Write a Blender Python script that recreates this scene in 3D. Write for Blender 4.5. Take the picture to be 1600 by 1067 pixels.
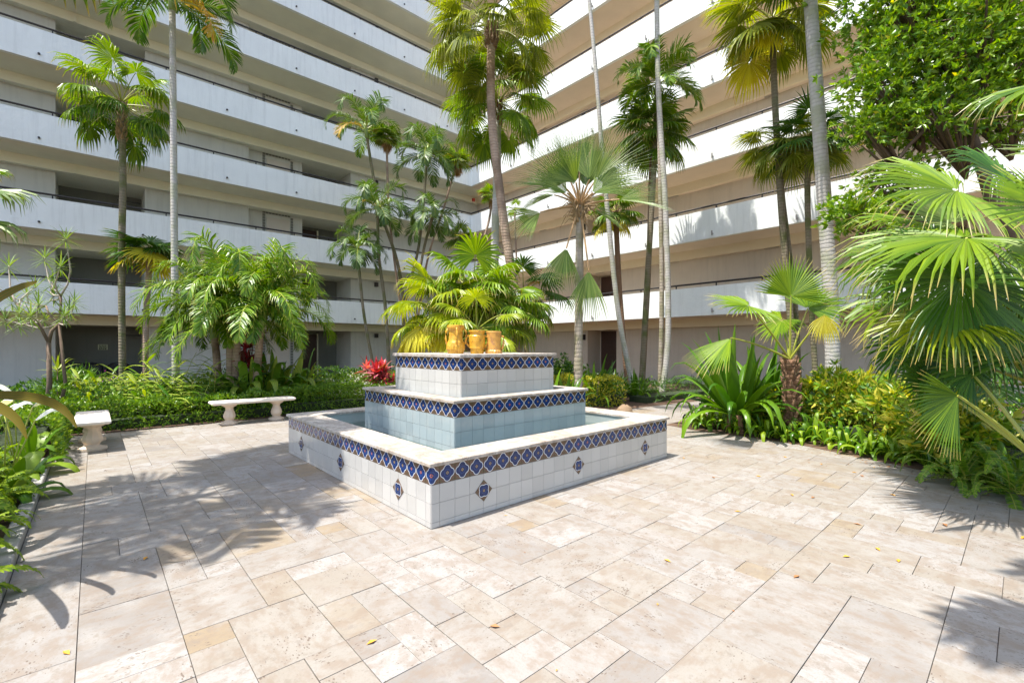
import bpy, math, random
import numpy as np
from mathutils import Vector, Matrix
for o in list(bpy.data.objects): bpy.data.objects.remove(o)
SC = bpy.context.scene; COL = SC.collection
rnd = random.Random(7)
# ---------------------------------------------------------------- camera, light
FPX, HOR, TH = 723.14, 542.3, 0.8357
SN, CS = math.sin(TH), math.cos(TH)
CAM = Vector((-2.058, -3.265, 1.495))
cd = bpy.data.cameras.new('camera'); cam = bpy.data.objects.new('camera', cd); COL.objects.link(cam)
cam.location = CAM; cam.rotation_euler = (math.pi/2, 0, math.atan2(SN, CS)-math.pi/2)
cd.sensor_width = 36; cd.lens = FPX/1600*36; cd.shift_y = 8.8/1600; cd.clip_end = 2000; cd.clip_start = .05
SC.camera = cam
SUN = Vector((.37, -.07, -1)).normalized()
w = bpy.data.worlds.new('World'); SC.world = w; w.use_nodes = True
nt = w.node_tree; bg = nt.nodes['Background']
sky = nt.nodes.new('ShaderNodeTexSky'); sky.sky_type = 'NISHITA'; sky.sun_disc = False
sky.sun_elevation = math.asin(-SUN.z); sky.sun_rotation = math.atan2(-SUN.x, -SUN.y)
sky.air_density = 1.0; sky.dust_density = 2.0; sky.ozone_density = .6
nt.links.new(sky.outputs[0], bg.inputs[0]); bg.inputs[1].default_value = 0.14
sd = bpy.data.lights.new('sun', 'SUN'); sd.energy = 3.5; sd.angle = math.radians(.53); sd.color = (1, .955, .89)
so = bpy.data.objects.new('sun', sd); COL.objects.link(so); so.rotation_euler = SUN.to_track_quat('-Z', 'Y').to_euler(); so.location = (0, 0, 30)
SC.view_settings.view_transform = 'Standard'; SC.view_settings.look = 'None'
SC.view_settings.exposure = 1.36; SC.view_settings.gamma = 1; SC.view_settings.use_curve_mapping = False
SC.cycles.max_bounces = 8; SC.cycles.diffuse_bounces = 5; SC.cycles.transmission_bounces = 4; SC.cycles.transparent_max_bounces = 8

def at(px, py, d):                       # photo pixel + distance along the view -> point of the place
    l = (px-800)/FPX*d
    return Vector((l*SN+d*CS+CAM.x, -l*CS+d*SN+CAM.y, CAM.z-(py-HOR)/FPX*d))
def gr(px, d, z=0):
    p = at(px, HOR, d); return Vector((p.x, p.y, z))

# ---------------------------------------------------------------- materials
def nodes(name):
    m = bpy.data.materials.new(name); m.use_nodes = True
    t = m.node_tree; return m, t, t.nodes['Principled BSDF']
def N(t, typ, **k):
    n = t.nodes.new(typ)
    for a, b in k.items():
        if a.startswith('i_'):
            key = a[2:]; key = int(key) if key.isdigit() else key
            n.inputs[key].default_value = b
        else: setattr(n, a, b)
    return n
def L(t, a, b): t.links.new(a, b)
def c4(c): return (c[0], c[1], c[2], 1)
def ramp(t, fac, stops):
    r = N(t, 'ShaderNodeValToRGB'); e = r.color_ramp.elements
    while len(e) < len(stops): e.new(.5)
    for i, (p, c) in enumerate(stops): e[i].position = p; e[i].color = c4(c)
    L(t, fac, r.inputs[0]); return r.outputs[0]
def noise(t, vec, scale, detail=4, rough=.55, dim='3D'):
    n = N(t, 'ShaderNodeTexNoise', noise_dimensions=dim); n.inputs['Scale'].default_value = scale
    n.inputs['Detail'].default_value = detail; n.inputs['Roughness'].default_value = rough
    if vec is not None: L(t, vec, n.inputs['Vector'])
    return n.outputs['Fac']
def mix(t, f, a, b, bt='MIX'):
    m = N(t, 'ShaderNodeMix', data_type='RGBA', blend_type=bt)
    for s, v in ((m.inputs['Factor'], f), (m.inputs['A'], a), (m.inputs['B'], b)):
        if hasattr(v, 'links'): L(t, v, s)
        elif isinstance(v, (int, float)): s.default_value = v
        else: s.default_value = c4(v)
    return m.outputs['Result']
def math_(t, op, a, b=0., c=None):
    m = N(t, 'ShaderNodeMath', operation=op)
    for i, v in enumerate((a, b, c)):
        if v is None: continue
        if hasattr(v, 'links'): L(t, v, m.inputs[i])
        else: m.inputs[i].default_value = v
    return m.outputs[0]
def bump(t, p, h, s, d=.01):
    b = N(t, 'ShaderNodeBump'); b.inputs['Strength'].default_value = s; b.inputs['Distance'].default_value = d
    L(t, h, b.inputs['Height']); L(t, b.outputs[0], p.inputs['Normal'])
def pos(t): return N(t, 'ShaderNodeNewGeometry').outputs['Position']
def rand2(t):
    a = N(t, 'ShaderNodeObjectInfo').outputs['Random']; b = N(t, 'ShaderNodeNewGeometry').outputs['Random Per Island']
    return math_(t, 'FRACT', math_(t, 'ADD', a, b))

def paint(name, col, rough=.75, var=.12, bs=.35, sc=9, streak=True):
    m, t, p = nodes(name); P = pos(t)
    n1 = noise(t, P, 1.3, 5); n2 = noise(t, P, sc*3, 5)
    dark = tuple(c*(1-var) for c in col)
    c = mix(t, ramp(t, n1, [(.35, (0, 0, 0)), (.7, (1, 1, 1))]), dark, col)
    if streak:                                             # rain streaks and dirt on the render
        mp = N(t, 'ShaderNodeMapping'); mp.inputs['Scale'].default_value = (5, 5, .35); L(t, P, mp.inputs[0])
        s = noise(t, mp.outputs[0], 1.4, 6, .65)
        c = mix(t, ramp(t, s, [(.50, (0, 0, 0)), (.78, (.6, .6, .6))]), c, tuple(x*.72 for x in col))
    L(t, c, p.inputs['Base Color']); p.inputs['Roughness'].default_value = rough
    h = math_(t, 'ADD', noise(t, P, sc, 6, .6), math_(t, 'MULTIPLY', n2, .4)); bump(t, p, h, bs, .012)
    return m
def plain(name, col, rough=.5, metal=0, bs=0, sc=30, var=.15):
    m, t, p = nodes(name); P = pos(t)
    n1 = noise(t, P, sc*.3, 4)
    L(t, mix(t, n1, tuple(c*(1-var) for c in col), tuple(min(1, c*(1+var)) for c in col)), p.inputs['Base Color'])
    p.inputs['Roughness'].default_value = rough; p.inputs['Metallic'].default_value = metal
    if bs: bump(t, p, noise(t, P, sc, 5), bs, .01)
    return m
def leafmat(name, lo, hi, trans=.35, rough=.42, stripe=None, tipc=None):
    m, t, p = nodes(name)
    r = rand2(t); n = noise(t, pos(t), 2.2, 3)
    f = math_(t, 'ADD', math_(t, 'MULTIPLY', r, .75), math_(t, 'MULTIPLY', n, .3))
    c = ramp(t, f, [(.12, lo), (.85, hi)])
    if stripe:
        uv = N(t, 'ShaderNodeUVMap').outputs[0]; sp = N(t, 'ShaderNodeSeparateXYZ'); L(t, uv, sp.inputs[0])
        wv = noise(t, math_(t, 'MULTIPLY', sp.outputs[0], 9.), 1.6, 2, dim='1D') if False else math_(t, 'ABSOLUTE', math_(t, 'SINE', math_(t, 'MULTIPLY', sp.outputs[0], 16.)))
        c = mix(t, ramp(t, wv, [(.35, (0, 0, 0)), (.8, (1, 1, 1))]), c, stripe)
    if tipc:
        uv = N(t, 'ShaderNodeUVMap').outputs[0]; sp = N(t, 'ShaderNodeSeparateXYZ'); L(t, uv, sp.inputs[0])
        c = mix(t, ramp(t, math_(t, 'ADD', sp.outputs[1], math_(t, 'MULTIPLY', r, .1)), [(.86, (0, 0, 0)), (1., (1, 1, 1))]), c, tipc)
    L(t, c, p.inputs['Base Color']); p.inputs['Roughness'].default_value = rough
    p.inputs['Specular IOR Level'].default_value = .4
    tr = N(t, 'ShaderNodeBsdfTranslucent'); tc = mix(t, 1., c, (1., .95, .45), 'MULTIPLY')
    g = N(t, 'ShaderNodeHueSaturation'); g.inputs['Value'].default_value = 1.5; g.inputs['Saturation'].default_value = 1.15; L(t, tc, g.inputs['Color'])
    L(t, g.outputs[0], tr.inputs[0])
    ms = N(t, 'ShaderNodeMixShader'); ms.inputs[0].default_value = trans
    L(t, p.outputs[0], ms.inputs[1]); L(t, tr.outputs[0], ms.inputs[2])
    L(t, ms.outputs[0], t.nodes['Material Output'].inputs[0]); return m
def barkmat(name, a, b, ring=7., rs=.6, green=None):
    m, t, p = nodes(name); P = pos(t)
    sp = N(t, 'ShaderNodeSeparateXYZ'); L(t, P, sp.inputs[0])
    nz = noise(t, P, 5, 5); z = math_(t, 'ADD', math_(t, 'MULTIPLY', sp.outputs[2], ring*6.28), math_(t, 'MULTIPLY', nz, 3.5))
    s = math_(t, 'POWER', math_(t, 'ABSOLUTE', math_(t, 'SINE', z)), .22)
    mp = N(t, 'ShaderNodeMapping'); mp.inputs['Scale'].default_value = (30, 30, 4); L(t, P, mp.inputs[0]); f = noise(t, mp.outputs[0], 1., 6, .7)
    c = mix(t, s, tuple(x*.6 for x in a), mix(t, f, a, b))
    c = mix(t, ramp(t, noise(t, P, 2.5, 5), [(.45, (0, 0, 0)), (.62, (1, 1, 1))]), c, green or tuple(x*.7 for x in a))
    L(t, c, p.inputs['Base Color']); p.inputs['Roughness'].default_value = .85
    bump(t, p, math_(t, 'ADD', s, f), rs, .02); return m

M = {}
M['parapet'] = paint('white_render', (.81, .835, .81), .8, .06, .9, 6)
M['soffit'] = paint('beige_soffit_paint', (.80, .775, .62), .8, .08, .15, 9, False)
M['beam'] = paint('cream_beam_paint', (.83, .80, .64), .8, .06, .15, 9, False)
M['wall'] = paint('grey_wall_paint', (.64, .635, .58), .85, .08, .25, 11)
M['alcove'] = paint('alcove_paint_with_shade', (.22, .222, .195), .85, .1, .2, 11)  # recess shade is put into this darkened wall colour
M['dark'] = plain('dark_bronze_metal', (.035, .03, .028), .45, .3)
M['door'] = plain('dark_brown_wood', (.06, .028, .02), .5, 0, .2)
M['soffit_bounce'] = paint('soffit_paint_bounce_tint', (.78, .67, .535), .8, .08, .15, 9, False)  # right wing soffit: warm bounce from the sunlit paving painted into the colour
M['beam_bounce'] = paint('beam_paint_bounce_tint', (.82, .72, .54), .8, .06, .15, 9, False)  # right wing beams, cream tinted by painted-in ground bounce
M['wall_bounce'] = paint('wall_paint_bounce_tint', (.62, .545, .455), .85, .08, .25, 11)  # right wing walls, same paint with warm ground bounce put into the colour
M['doorl'] = paint('beige_door_paint', (.62, .56, .48), .6, .04, .05, 9, False)
M['fixture'] = plain('fixture_glass', (.4, .36, .3), .4)
M['red'] = plain('red_lens', (.6, .06, .04), .4)
M['sign'] = plain('cream_sign_face', (.62, .62, .40), .5)
M['signtext'] = plain('dark_green_lettering', (.06, .09, .05), .5)
M['black'] = plain('black_wicker', (.02, .02, .02), .6, 0, .3)
M['greyfab'] = plain('dark_grey_cushion', (.07, .07, .075), .8)
M['soil'] = plain('brown_mulch', (.10, .058, .035), .95, 0, 1., 22, .5)
M['grout'] = plain('grey_joint_sand', (.14, .12, .10), .95, 0, .3)
M['tgrout'] = plain('tile_grout', (.50, .48, .45), .9)
M['kerb'] = plain('grey_concrete_kerb', (.33, .32, .30), .85, 0, .3)
M['bark'] = plain('brown_tree_bark', (.16, .11, .075), .9, 0, .8, 14, .4)
M['dracbark'] = plain('pale_smooth_bark', (.36, .31, .25), .8, 0, .5, 20, .3)
M['fibre'] = barkmat('brown_palm_fibre', (.30, .17, .09), (.12, .06, .035), 6, 1.)
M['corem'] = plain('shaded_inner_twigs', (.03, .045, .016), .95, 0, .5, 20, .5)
M['bootm'] = barkmat('tan_leaf_bases', (.46, .32, .17), (.28, .17, .08), 5, .8)
M['rock'] = plain('sandy_rock', (.24, .165, .10), .9, 0, .6, 10, .25)

def travertine(name, tiles=True):
    m, t, p = nodes(name); P = pos(t); r = rand2(t)
    off = N(t, 'ShaderNodeCombineXYZ'); L(t, math_(t, 'MULTIPLY', r, 61.), off.inputs[0]); L(t, math_(t, 'MULTIPLY', r, 37.), off.inputs[1]); L(t, math_(t, 'MULTIPLY', r, 19.), off.inputs[2])
    ad = N(t, 'ShaderNodeVectorMath', operation='ADD'); L(t, P, ad.inputs[0]); L(t, off.outputs[0], ad.inputs[1]); V = ad.outputs[0]
    if tiles:
        base = ramp(t, r, [(0, (.265, .20, .125)), (.04, (.275, .222, .155)), (.08, (.27, .238, .198)), (.28, (.285, .258, .222)), (.5, (.272, .25, .225)), (.66, (.305, .282, .258)), (.86, (.33, .315, .298)), (.96, (.245, .224, .203)), (1, (.22, .20, .182))])
    else:
        base = ramp(t, r, [(0, (.47, .42, .36)), (.6, (.52, .48, .43)), (1, (.44, .37, .30))])
    rot = math_(t, 'MULTIPLY', math_(t, 'GREATER_THAN', math_(t, 'FRACT', math_(t, 'MULTIPLY', r, 7.3)), .5), 1.5708)
    vr = N(t, 'ShaderNodeVectorRotate', rotation_type='Z_AXIS'); L(t, V, vr.inputs['Vector']); L(t, rot, vr.inputs['Angle']); V = vr.outputs[0]
    mp = N(t, 'ShaderNodeMapping'); mp.inputs['Scale'].default_value = (2.0, 3.4, 3); L(t, V, mp.inputs[0])
    v1 = noise(t, mp.outputs[0], 3.4, 10, .72); v2 = noise(t, V, 5.5, 10, .74); v3 = noise(t, V, 75, 6, .8); v4 = noise(t, V, 11, 8, .78)
    K, W1 = (0, 0, 0), (1, 1, 1)
    c = mix(t, ramp(t, v1, [(.42, W1), (.54, K)]), base, mix(t, .6, base, (.22, .165, .12)))
    c = mix(t, ramp(t, v2, [(.50, K), (.64, (.6, .6, .6))]), c, (.345, .333, .312))
    c = mix(t, ramp(t, v4, [(.54, K), (.62, (.62, .62, .62))]), c, (.19, .155, .12))
    c = mix(t, ramp(t, v3, [(.32, (.65, .65, .65)), (.5, K)]), c, (.22, .19, .155))
    vo = N(t, 'ShaderNodeTexVoronoi'); vo.inputs['Scale'].default_value = 55; vo.inputs['Randomness'].default_value = 1
    mp3 = N(t, 'ShaderNodeMapping'); mp3.inputs['Scale'].default_value = (.6, 1.4, 1); L(t, V, mp3.inputs[0]); L(t, mp3.outputs[0], vo.inputs['Vector'])
    msk = noise(t, V, 4.2, 6, .8)
    th = math_(t, 'MULTIPLY', math_(t, 'SUBTRACT', msk, .485), 2.5)
    pit = math_(t, 'LESS_THAN', math_(t, 'ADD', vo.outputs['Distance'], math_(t, 'MULTIPLY', math_(t, 'SUBTRACT', v3, .5), .5)), th)
    c = mix(t, math_(t, 'MULTIPLY', pit, .85), c, (.13, .095, .07))
    if tiles: c = mix(t, 1., c, (.93, .935, .935), 'MULTIPLY')
    L(t, c, p.inputs['Base Color']); L(t, ramp(t, v2, [(.3, (.5, .5, .5)), (.7, (.72, .72, .72))]), p.inputs['Roughness'])
    bump(t, p, math_(t, 'SUBTRACT', math_(t, 'MULTIPLY', v4, .6), pit), .35, .004); return m
M['trav'] = travertine('travertine_paving'); M['coping'] = travertine('travertine_coping', False)

def tilewhite(name, col):
    m, t, p = nodes(name); r = rand2(t)
    c = mix(t, r, tuple(x*.86 for x in col), col); n = noise(t, pos(t), 4, 5, .7)
    c = mix(t, ramp(t, n, [(.5, (0, 0, 0)), (.8, (.35, .35, .35))]), c, (.52, .5, .44))
    L(t, c, p.inputs['Base Color']); p.inputs['Roughness'].default_value = .16
    bump(t, p, noise(t, pos(t), 16, 3), .06, .004); return m
M['tile'] = tilewhite('white_glazed_tile', (.53, .515, .485)); M['tile_bounce'] = tilewhite('white_tile_blue_bounce', (.36, .42, .425)); M['lining'] = tilewhite('pool_lining_tile', (.34, .40, .39))  # middle tier's blue-grey is sky and pool light painted onto white tile

def decor():
    m, t, p = nodes('blue_quatrefoil_tile'); uv = N(t, 'ShaderNodeUVMap').outputs[0]; sp = N(t, 'ShaderNodeSeparateXYZ'); L(t, uv, sp.inputs[0])
    x = math_(t, 'ABSOLUTE', math_(t, 'SUBTRACT', sp.outputs[0], .5)); y = math_(t, 'ABSOLUTE', math_(t, 'SUBTRACT', sp.outputs[1], .5))
    def dist(cx, cy):
        a = math_(t, 'POWER', math_(t, 'SUBTRACT', x, cx), 2.); b = math_(t, 'POWER', math_(t, 'SUBTRACT', y, cy), 2.)
        return math_(t, 'SQRT', math_(t, 'ADD', a, b))
    d = math_(t, 'MINIMUM', math_(t, 'SUBTRACT', dist(.235, 0), .225), math_(t, 'SUBTRACT', dist(0, .235), .225))
    d = math_(t, 'SMOOTH_MIN', d, math_(t, 'SUBTRACT', dist(0, 0), .36), .05)
    n = noise(t, pos(t), 45, 4); r = rand2(t)
    blue = mix(t, math_(t, 'ADD', math_(t, 'MULTIPLY', r, .5), math_(t, 'MULTIPLY', n, .5)), (.004, .013, .060), (.008, .045, .20))
    ang = math_(t, 'ABSOLUTE', math_(t, 'SUBTRACT', x, y)); rr = dist(0, 0)
    pet = math_(t, 'MULTIPLY', math_(t, 'LESS_THAN', ang, .022), math_(t, 'LESS_THAN', rr, .27))
    c = mix(t, pet, blue, (.006, .012, .08))
    ringr = math_(t, 'LESS_THAN', math_(t, 'ABSOLUTE', math_(t, 'SUBTRACT', rr, .2)), .012)
    c = mix(t, math_(t, 'MULTIPLY', ringr, .5), c, (.06, .13, .36))
    ctr = math_(t, 'LESS_THAN', math_(t, 'ADD', x, y), .105); c = mix(t, ctr, c, mix(t, math_(t, 'GREATER_THAN', r, .5), (.30, .20, .07), (.42, .13, .07)))
    ctr2 = math_(t, 'LESS_THAN', rr, .035); c = mix(t, ctr2, c, (.05, .06, .2))
    brown = mix(t, n, (.08, .042, .03), (.17, .10, .065))
    dg = math_(t, 'LESS_THAN', math_(t, 'ABSOLUTE', math_(t, 'SUBTRACT', math_(t, 'ADD', x, y), .83)), .028)
    brown = mix(t, dg, brown, (.08, .09, .04))
    c = mix(t, math_(t, 'GREATER_THAN', d, 0.), c, brown)
    ol = math_(t, 'LESS_THAN', math_(t, 'ABSOLUTE', d), .017); c = mix(t, ol, c, (.72, .76, .78))
    L(t, c, p.inputs['Base Color']); p.inputs['Roughness'].default_value = .18
    bump(t, p, math_(t, 'ADD', math_(t, 'MULTIPLY', n, .3), math_(t, 'GREATER_THAN', d, .0)), .15, .003); return m
M['decor'] = decor()
def water():
    m, t, p = nodes('pool_water'); P = pos(t)
    t.nodes.remove(p); gl = N(t, 'ShaderNodeBsdfGlossy'); gl.inputs['Roughness'].default_value = .03
    tr = N(t, 'ShaderNodeBsdfTransparent'); tr.inputs[0].default_value = (.80, .89, .89, 1)
    fr = N(t, 'ShaderNodeFresnel'); fr.inputs['IOR'].default_value = 1.33
    b = N(t, 'ShaderNodeBump'); b.inputs['Strength'].default_value = .25; b.inputs['Distance'].default_value = .02
    L(t, noise(t, P, 9, 3), b.inputs['Height']); L(t, b.outputs[0], gl.inputs['Normal']); L(t, b.outputs[0], fr.inputs['Normal'])
    ms = N(t, 'ShaderNodeMixShader'); L(t, fr.outputs[0], ms.inputs[0]); L(t, tr.outputs[0], ms.inputs[1]); L(t, gl.outputs[0], ms.inputs[2])
    L(t, ms.outputs[0], t.nodes['Material Output'].inputs[0]); return m
M['water'] = water()
def glaze(name, a, b):
    m, t, p = nodes(name); P = pos(t)
    mp = N(t, 'ShaderNodeMapping'); mp.inputs['Scale'].default_value = (3, 3, 2.2); L(t, P, mp.inputs[0])
    f = noise(t, mp.outputs[0], 6, 7, .75); c = ramp(t, f, [(.3, b), (.5, a), (.7, tuple(min(1, x*1.35) for x in a))])
    sp = N(t, 'ShaderNodeSeparateXYZ'); L(t, P, sp.inputs[0])
    wv = math_(t, 'ABSOLUTE', math_(t, 'SINE', math_(t, 'MULTIPLY', sp.outputs[2], 110.)))
    L(t, c, p.inputs['Base Color']); p.inputs['Roughness'].default_value = .3
    bump(t, p, math_(t, 'ADD', f, math_(t, 'MULTIPLY', wv, .3)), .5, .006); return m
M['glaze'] = glaze('ochre_glaze', (.60, .32, .03), (.26, .10, .012))
M['glaze2'] = glaze('worn_ochre_glaze', (.56, .29, .06), (.28, .13, .07))
M['stone'] = plain('cream_cast_stone', (.66, .53, .40), .8, 0, .5, 26, .14)
M['stonetop'] = plain('pale_bench_top', (.74, .66, .56), .75, 0, .3, 26, .08)

M['fan'] = leafmat('green_fan_leaf', (.045, .12, .006), (.16, .26, .010), .3, .38, tipc=(.34, .26, .08))
M['fand'] = leafmat('deep_green_fan_leaf', (.025, .09, .01), (.08, .18, .016), .26, .36, tipc=(.20, .20, .06))
M['fanl'] = leafmat('light_green_fan_leaf', (.08, .175, .008), (.22, .33, .012), .34, .4, tipc=(.42, .34, .12))
M['fano'] = leafmat('olive_fan_leaf', (.10, .15, .012), (.30, .34, .04), .42, .42, tipc=(.40, .34, .16))
M['silver'] = leafmat('silver_green_fan_leaf', (.09, .17, .035), (.26, .34, .10), .3, .38, tipc=(.28, .32, .22))
M['fany'] = leafmat('yellow_green_fan_leaf', (.13, .21, .008), (.36, .42, .018), .38, .38, tipc=(.48, .36, .12))
M['yel'] = leafmat('yellowed_fan_leaf', (.46, .40, .02), (.60, .56, .05), .42, .5, tipc=(.50, .34, .16))
M['dead'] = leafmat('dry_brown_leaf', (.30, .17, .08), (.44, .29, .16), .2, .8)
M['pin'] = leafmat('green_feather_leaf', (.028, .10, .006), (.12, .23, .010), .26, .36, tipc=(.30, .34, .05))
M['pinl'] = leafmat('bright_feather_leaf', (.05, .145, .007), (.20, .32, .012), .28, .36, tipc=(.42, .42, .07))
M['ping'] = leafmat('grey_green_feather_leaf', (.045, .11, .025), (.13, .21, .05), .28, .42)
M['pinor'] = leafmat('orange_feather_leaf', (.45, .22, .03), (.50, .38, .04), .35, .5)
M['hedge'] = leafmat('hedge_leaf', (.045, .135, .010), (.20, .33, .025), .3, .32)
M['hedgel'] = leafmat('light_hedge_leaf', (.08, .18, .014), (.25, .36, .03), .32, .35)
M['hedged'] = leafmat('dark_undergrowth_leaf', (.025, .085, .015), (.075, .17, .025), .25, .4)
M['croton'] = leafmat('yellow_variegated_leaf', (.28, .32, .02), (.66, .60, .09), .35, .4)
M['treeleaf'] = leafmat('glossy_tree_leaf', (.07, .19, .010), (.26, .40, .025), .38, .3)
M['ginger'] = leafmat('striped_ginger_leaf', (.05, .16, .015), (.15, .30, .025), .32, .35, stripe=(.40, .44, .07))
M['strap'] = leafmat('green_strap_leaf', (.03, .105, .007), (.13, .25, .012), .3, .3)
M['fern'] = leafmat('fern_leaf', (.08, .19, .008), (.27, .38, .012), .34, .45)
M['ti'] = leafmat('red_cordyline_leaf', (.30, .015, .03), (.62, .07, .10), .35, .4)
M['tip'] = leafmat('pink_cordyline_leaf', (.50, .06, .12), (.75, .25, .32), .35, .4)
M['tid'] = leafmat('dark_cordyline_leaf', (.10, .03, .03), (.30, .12, .10), .3, .4)
M['band'] = leafmat('yellow_green_cordyline_leaf', (.045, .07, .006), (.08, .10, .008), .15, .6, stripe=(.12, .075, .012))
M['band'].node_tree.nodes['Principled BSDF'].inputs['Specular IOR Level'].default_value = .05
M['white'] = leafmat('white_petal', (.74, .76, .72), (.82, .83, .80), .3, .6)
M['purple'] = leafmat('purple_petal', (.30, .06, .42), (.45, .15, .6), .3, .6)
M['flower'] = leafmat('orange_palm_flower', (.52, .33, .08), (.66, .46, .15), .3, .8)
M['dracleaf'] = leafmat('narrow_dracaena_leaf', (.10, .18, .04), (.26, .36, .12), .3, .4)
M['pet'] = plain('yellow_green_petiole', (.30, .32, .04), .4)
M['pets'] = plain('tan_petiole', (.42, .26, .12), .55, 0, .2)
M['shaft'] = plain('green_crown_shaft', (.22, .30, .07), .35)
M['trunkg'] = barkmat('grey_ringed_bark', (.42, .39, .35), (.56, .53, .49), 6, .6, (.36, .36, .26))
M['trunkb'] = barkmat('brown_ringed_bark', (.34, .23, .16), (.47, .35, .26), 7, .8)
M['trunkd'] = barkmat('dark_mossy_bark', (.15, .12, .08), (.30, .25, .16), 6, .8, (.12, .13, .04))
M['trunkm'] = barkmat('mottled_pale_bark', (.46, .40, .32), (.30, .24, .18), 5, .7, (.24, .22, .12))
M['leaf1'] = plain('fallen_leaf', (.60, .30, .03), .6); M['leaf2'] = plain('dry_fallen_leaf', (.34, .15, .05), .7)

# ---------------------------------------------------------------- object helpers
def tag(o, label=None, cat=None, group=None, kind=None):
    if label: o['label'] = label
    if cat: o['category'] = cat
    if group: o['group'] = group
    if kind: o['kind'] = kind
    return o
def thing(name, label, cat, loc=(0, 0, 0), rz=0, group=None, kind=None):
    o = bpy.data.objects.new(name, None); COL.objects.link(o); o.location = loc; o.rotation_euler = (0, 0, rz)
    o.empty_display_size = .2
    return tag(o, label, cat, group, kind)
def link(name, me, parent=None, mat=None, kind=None):
    o = bpy.data.objects.new(name, me); COL.objects.link(o)
    if parent is not None: o.parent = parent
    if mat is not None: o.matrix_local = mat
    if kind: o['kind'] = kind
    return o
class MB:
    def __init__(s): s.v = []; s.f = []; s.m = []; s.uv = []; s.has = False
    def add(s, vs, fs, mi=0, uvs=None):
        b = len(s.v); s.v += [tuple(v) for v in vs]
        for k, f in enumerate(fs):
            s.f.append(tuple(b+i for i in f)); s.m.append(mi)
            if uvs is not None: s.has = True; s.uv += [uvs[i] for i in f]
            else: s.uv += [(0, 0)]*len(f)
    def box(s, a, b, mi=0):
        (x0, y0, z0), (x1, y1, z1) = a, b
        s.add([(x0, y0, z0), (x1, y0, z0), (x1, y1, z0), (x0, y1, z0), (x0, y0, z1), (x1, y0, z1), (x1, y1, z1), (x0, y1, z1)],
              [(0, 3, 2, 1), (4, 5, 6, 7), (0, 1, 5, 4), (1, 2, 6, 5), (2, 3, 7, 6), (3, 0, 4, 7)], mi)
    def cbox(s, a, b, c=.004, mi=0):           # box with chamfered top edges
        (x0, y0, z0), (x1, y1, z1) = a, b; zc = z1-c
        s.add([(x0, y0, z0), (x1, y0, z0), (x1, y1, z0), (x0, y1, z0), (x0, y0, zc), (x1, y0, zc), (x1, y1, zc), (x0, y1, zc),
               (x0+c, y0+c, z1), (x1-c, y0+c, z1), (x1-c, y1-c, z1), (x0+c, y1-c, z1)],
              [(0, 3, 2, 1), (8, 9, 10, 11), (0, 1, 5, 4), (1, 2, 6, 5), (2, 3, 7, 6), (3, 0, 4, 7), (4, 5, 9, 8), (5, 6, 10, 9), (6, 7, 11, 10), (7, 4, 8, 11)], mi)
    def tube(s, pts, rad, n=8, mi=0, cap=True):
        pts = [Vector(p) for p in pts]; rs = rad if isinstance(rad, (list, tuple)) else [rad]*len(pts)
        ref = Vector((0, 0, 1)); vs = []; d0 = (pts[1]-pts[0]).normalized()
        if abs(d0.z) > .9: ref = Vector((1, 0, 0))
        for i, p in enumerate(pts):
            d = (pts[min(i+1, len(pts)-1)]-pts[max(i-1, 0)]).normalized()
            a = d.cross(ref).normalized(); b = a.cross(d)
            for k in range(n):
                t = 2*math.pi*k/n; vs.append(p+(a*math.cos(t)+b*math.sin(t))*rs[i])
        fs = []
        for i in range(len(pts)-1):
            for k in range(n): fs.append((i*n+k, i*n+(k+1) % n, (i+1)*n+(k+1) % n, (i+1)*n+k))
        if cap: fs.append(tuple(range(n-1, -1, -1))); fs.append(tuple((len(pts)-1)*n+k for k in range(n)))
        s.add(vs, fs, mi)
    def lathe(s, prof, n=20, c=(0, 0, 0), mi=0, flute=0, fz=(0, 0), nf=16):
        vs = []
        for r, z in prof:
            for k in range(n):
                t = 2*math.pi*k/n; rr = r
                if flute and fz[0] <= z <= fz[1]: rr = r*(1-flute*(k % 2))
                vs.append((c[0]+rr*math.cos(t), c[1]+rr*math.sin(t), c[2]+z))
        fs = []
        for i in range(len(prof)-1):
            for k in range(n): fs.append((i*n+k, i*n+(k+1) % n, (i+1)*n+(k+1) % n, (i+1)*n+k))
        fs.append(tuple(range(n-1, -1, -1))); fs.append(tuple((len(prof)-1)*n+k for k in range(n)))
        s.add(vs, fs, mi)
    def mesh(s, name, mats, smooth=False):
        me = bpy.data.meshes.new(name); me.from_pydata(s.v, [], s.f)
        for m in (mats if isinstance(mats, (list, tuple)) else [mats]): me.materials.append(M[m] if isinstance(m, str) else m)
        if max(s.m or [0]) > 0: me.polygons.foreach_set('material_index', s.m)
        if s.has:
            l = me.uv_layers.new(name='UVMap'); l.data.foreach_set('uv', [c for u in s.uv for c in u])
        if smooth: me.polygons.foreach_set('use_smooth', [True]*len(me.polygons))
        me.update(); return me
def bx(name, a, b, mat, parent=None, kind=None):
    m = MB(); m.box(a, b); return link(name, m.mesh(name, mat), parent, kind=kind)

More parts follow.
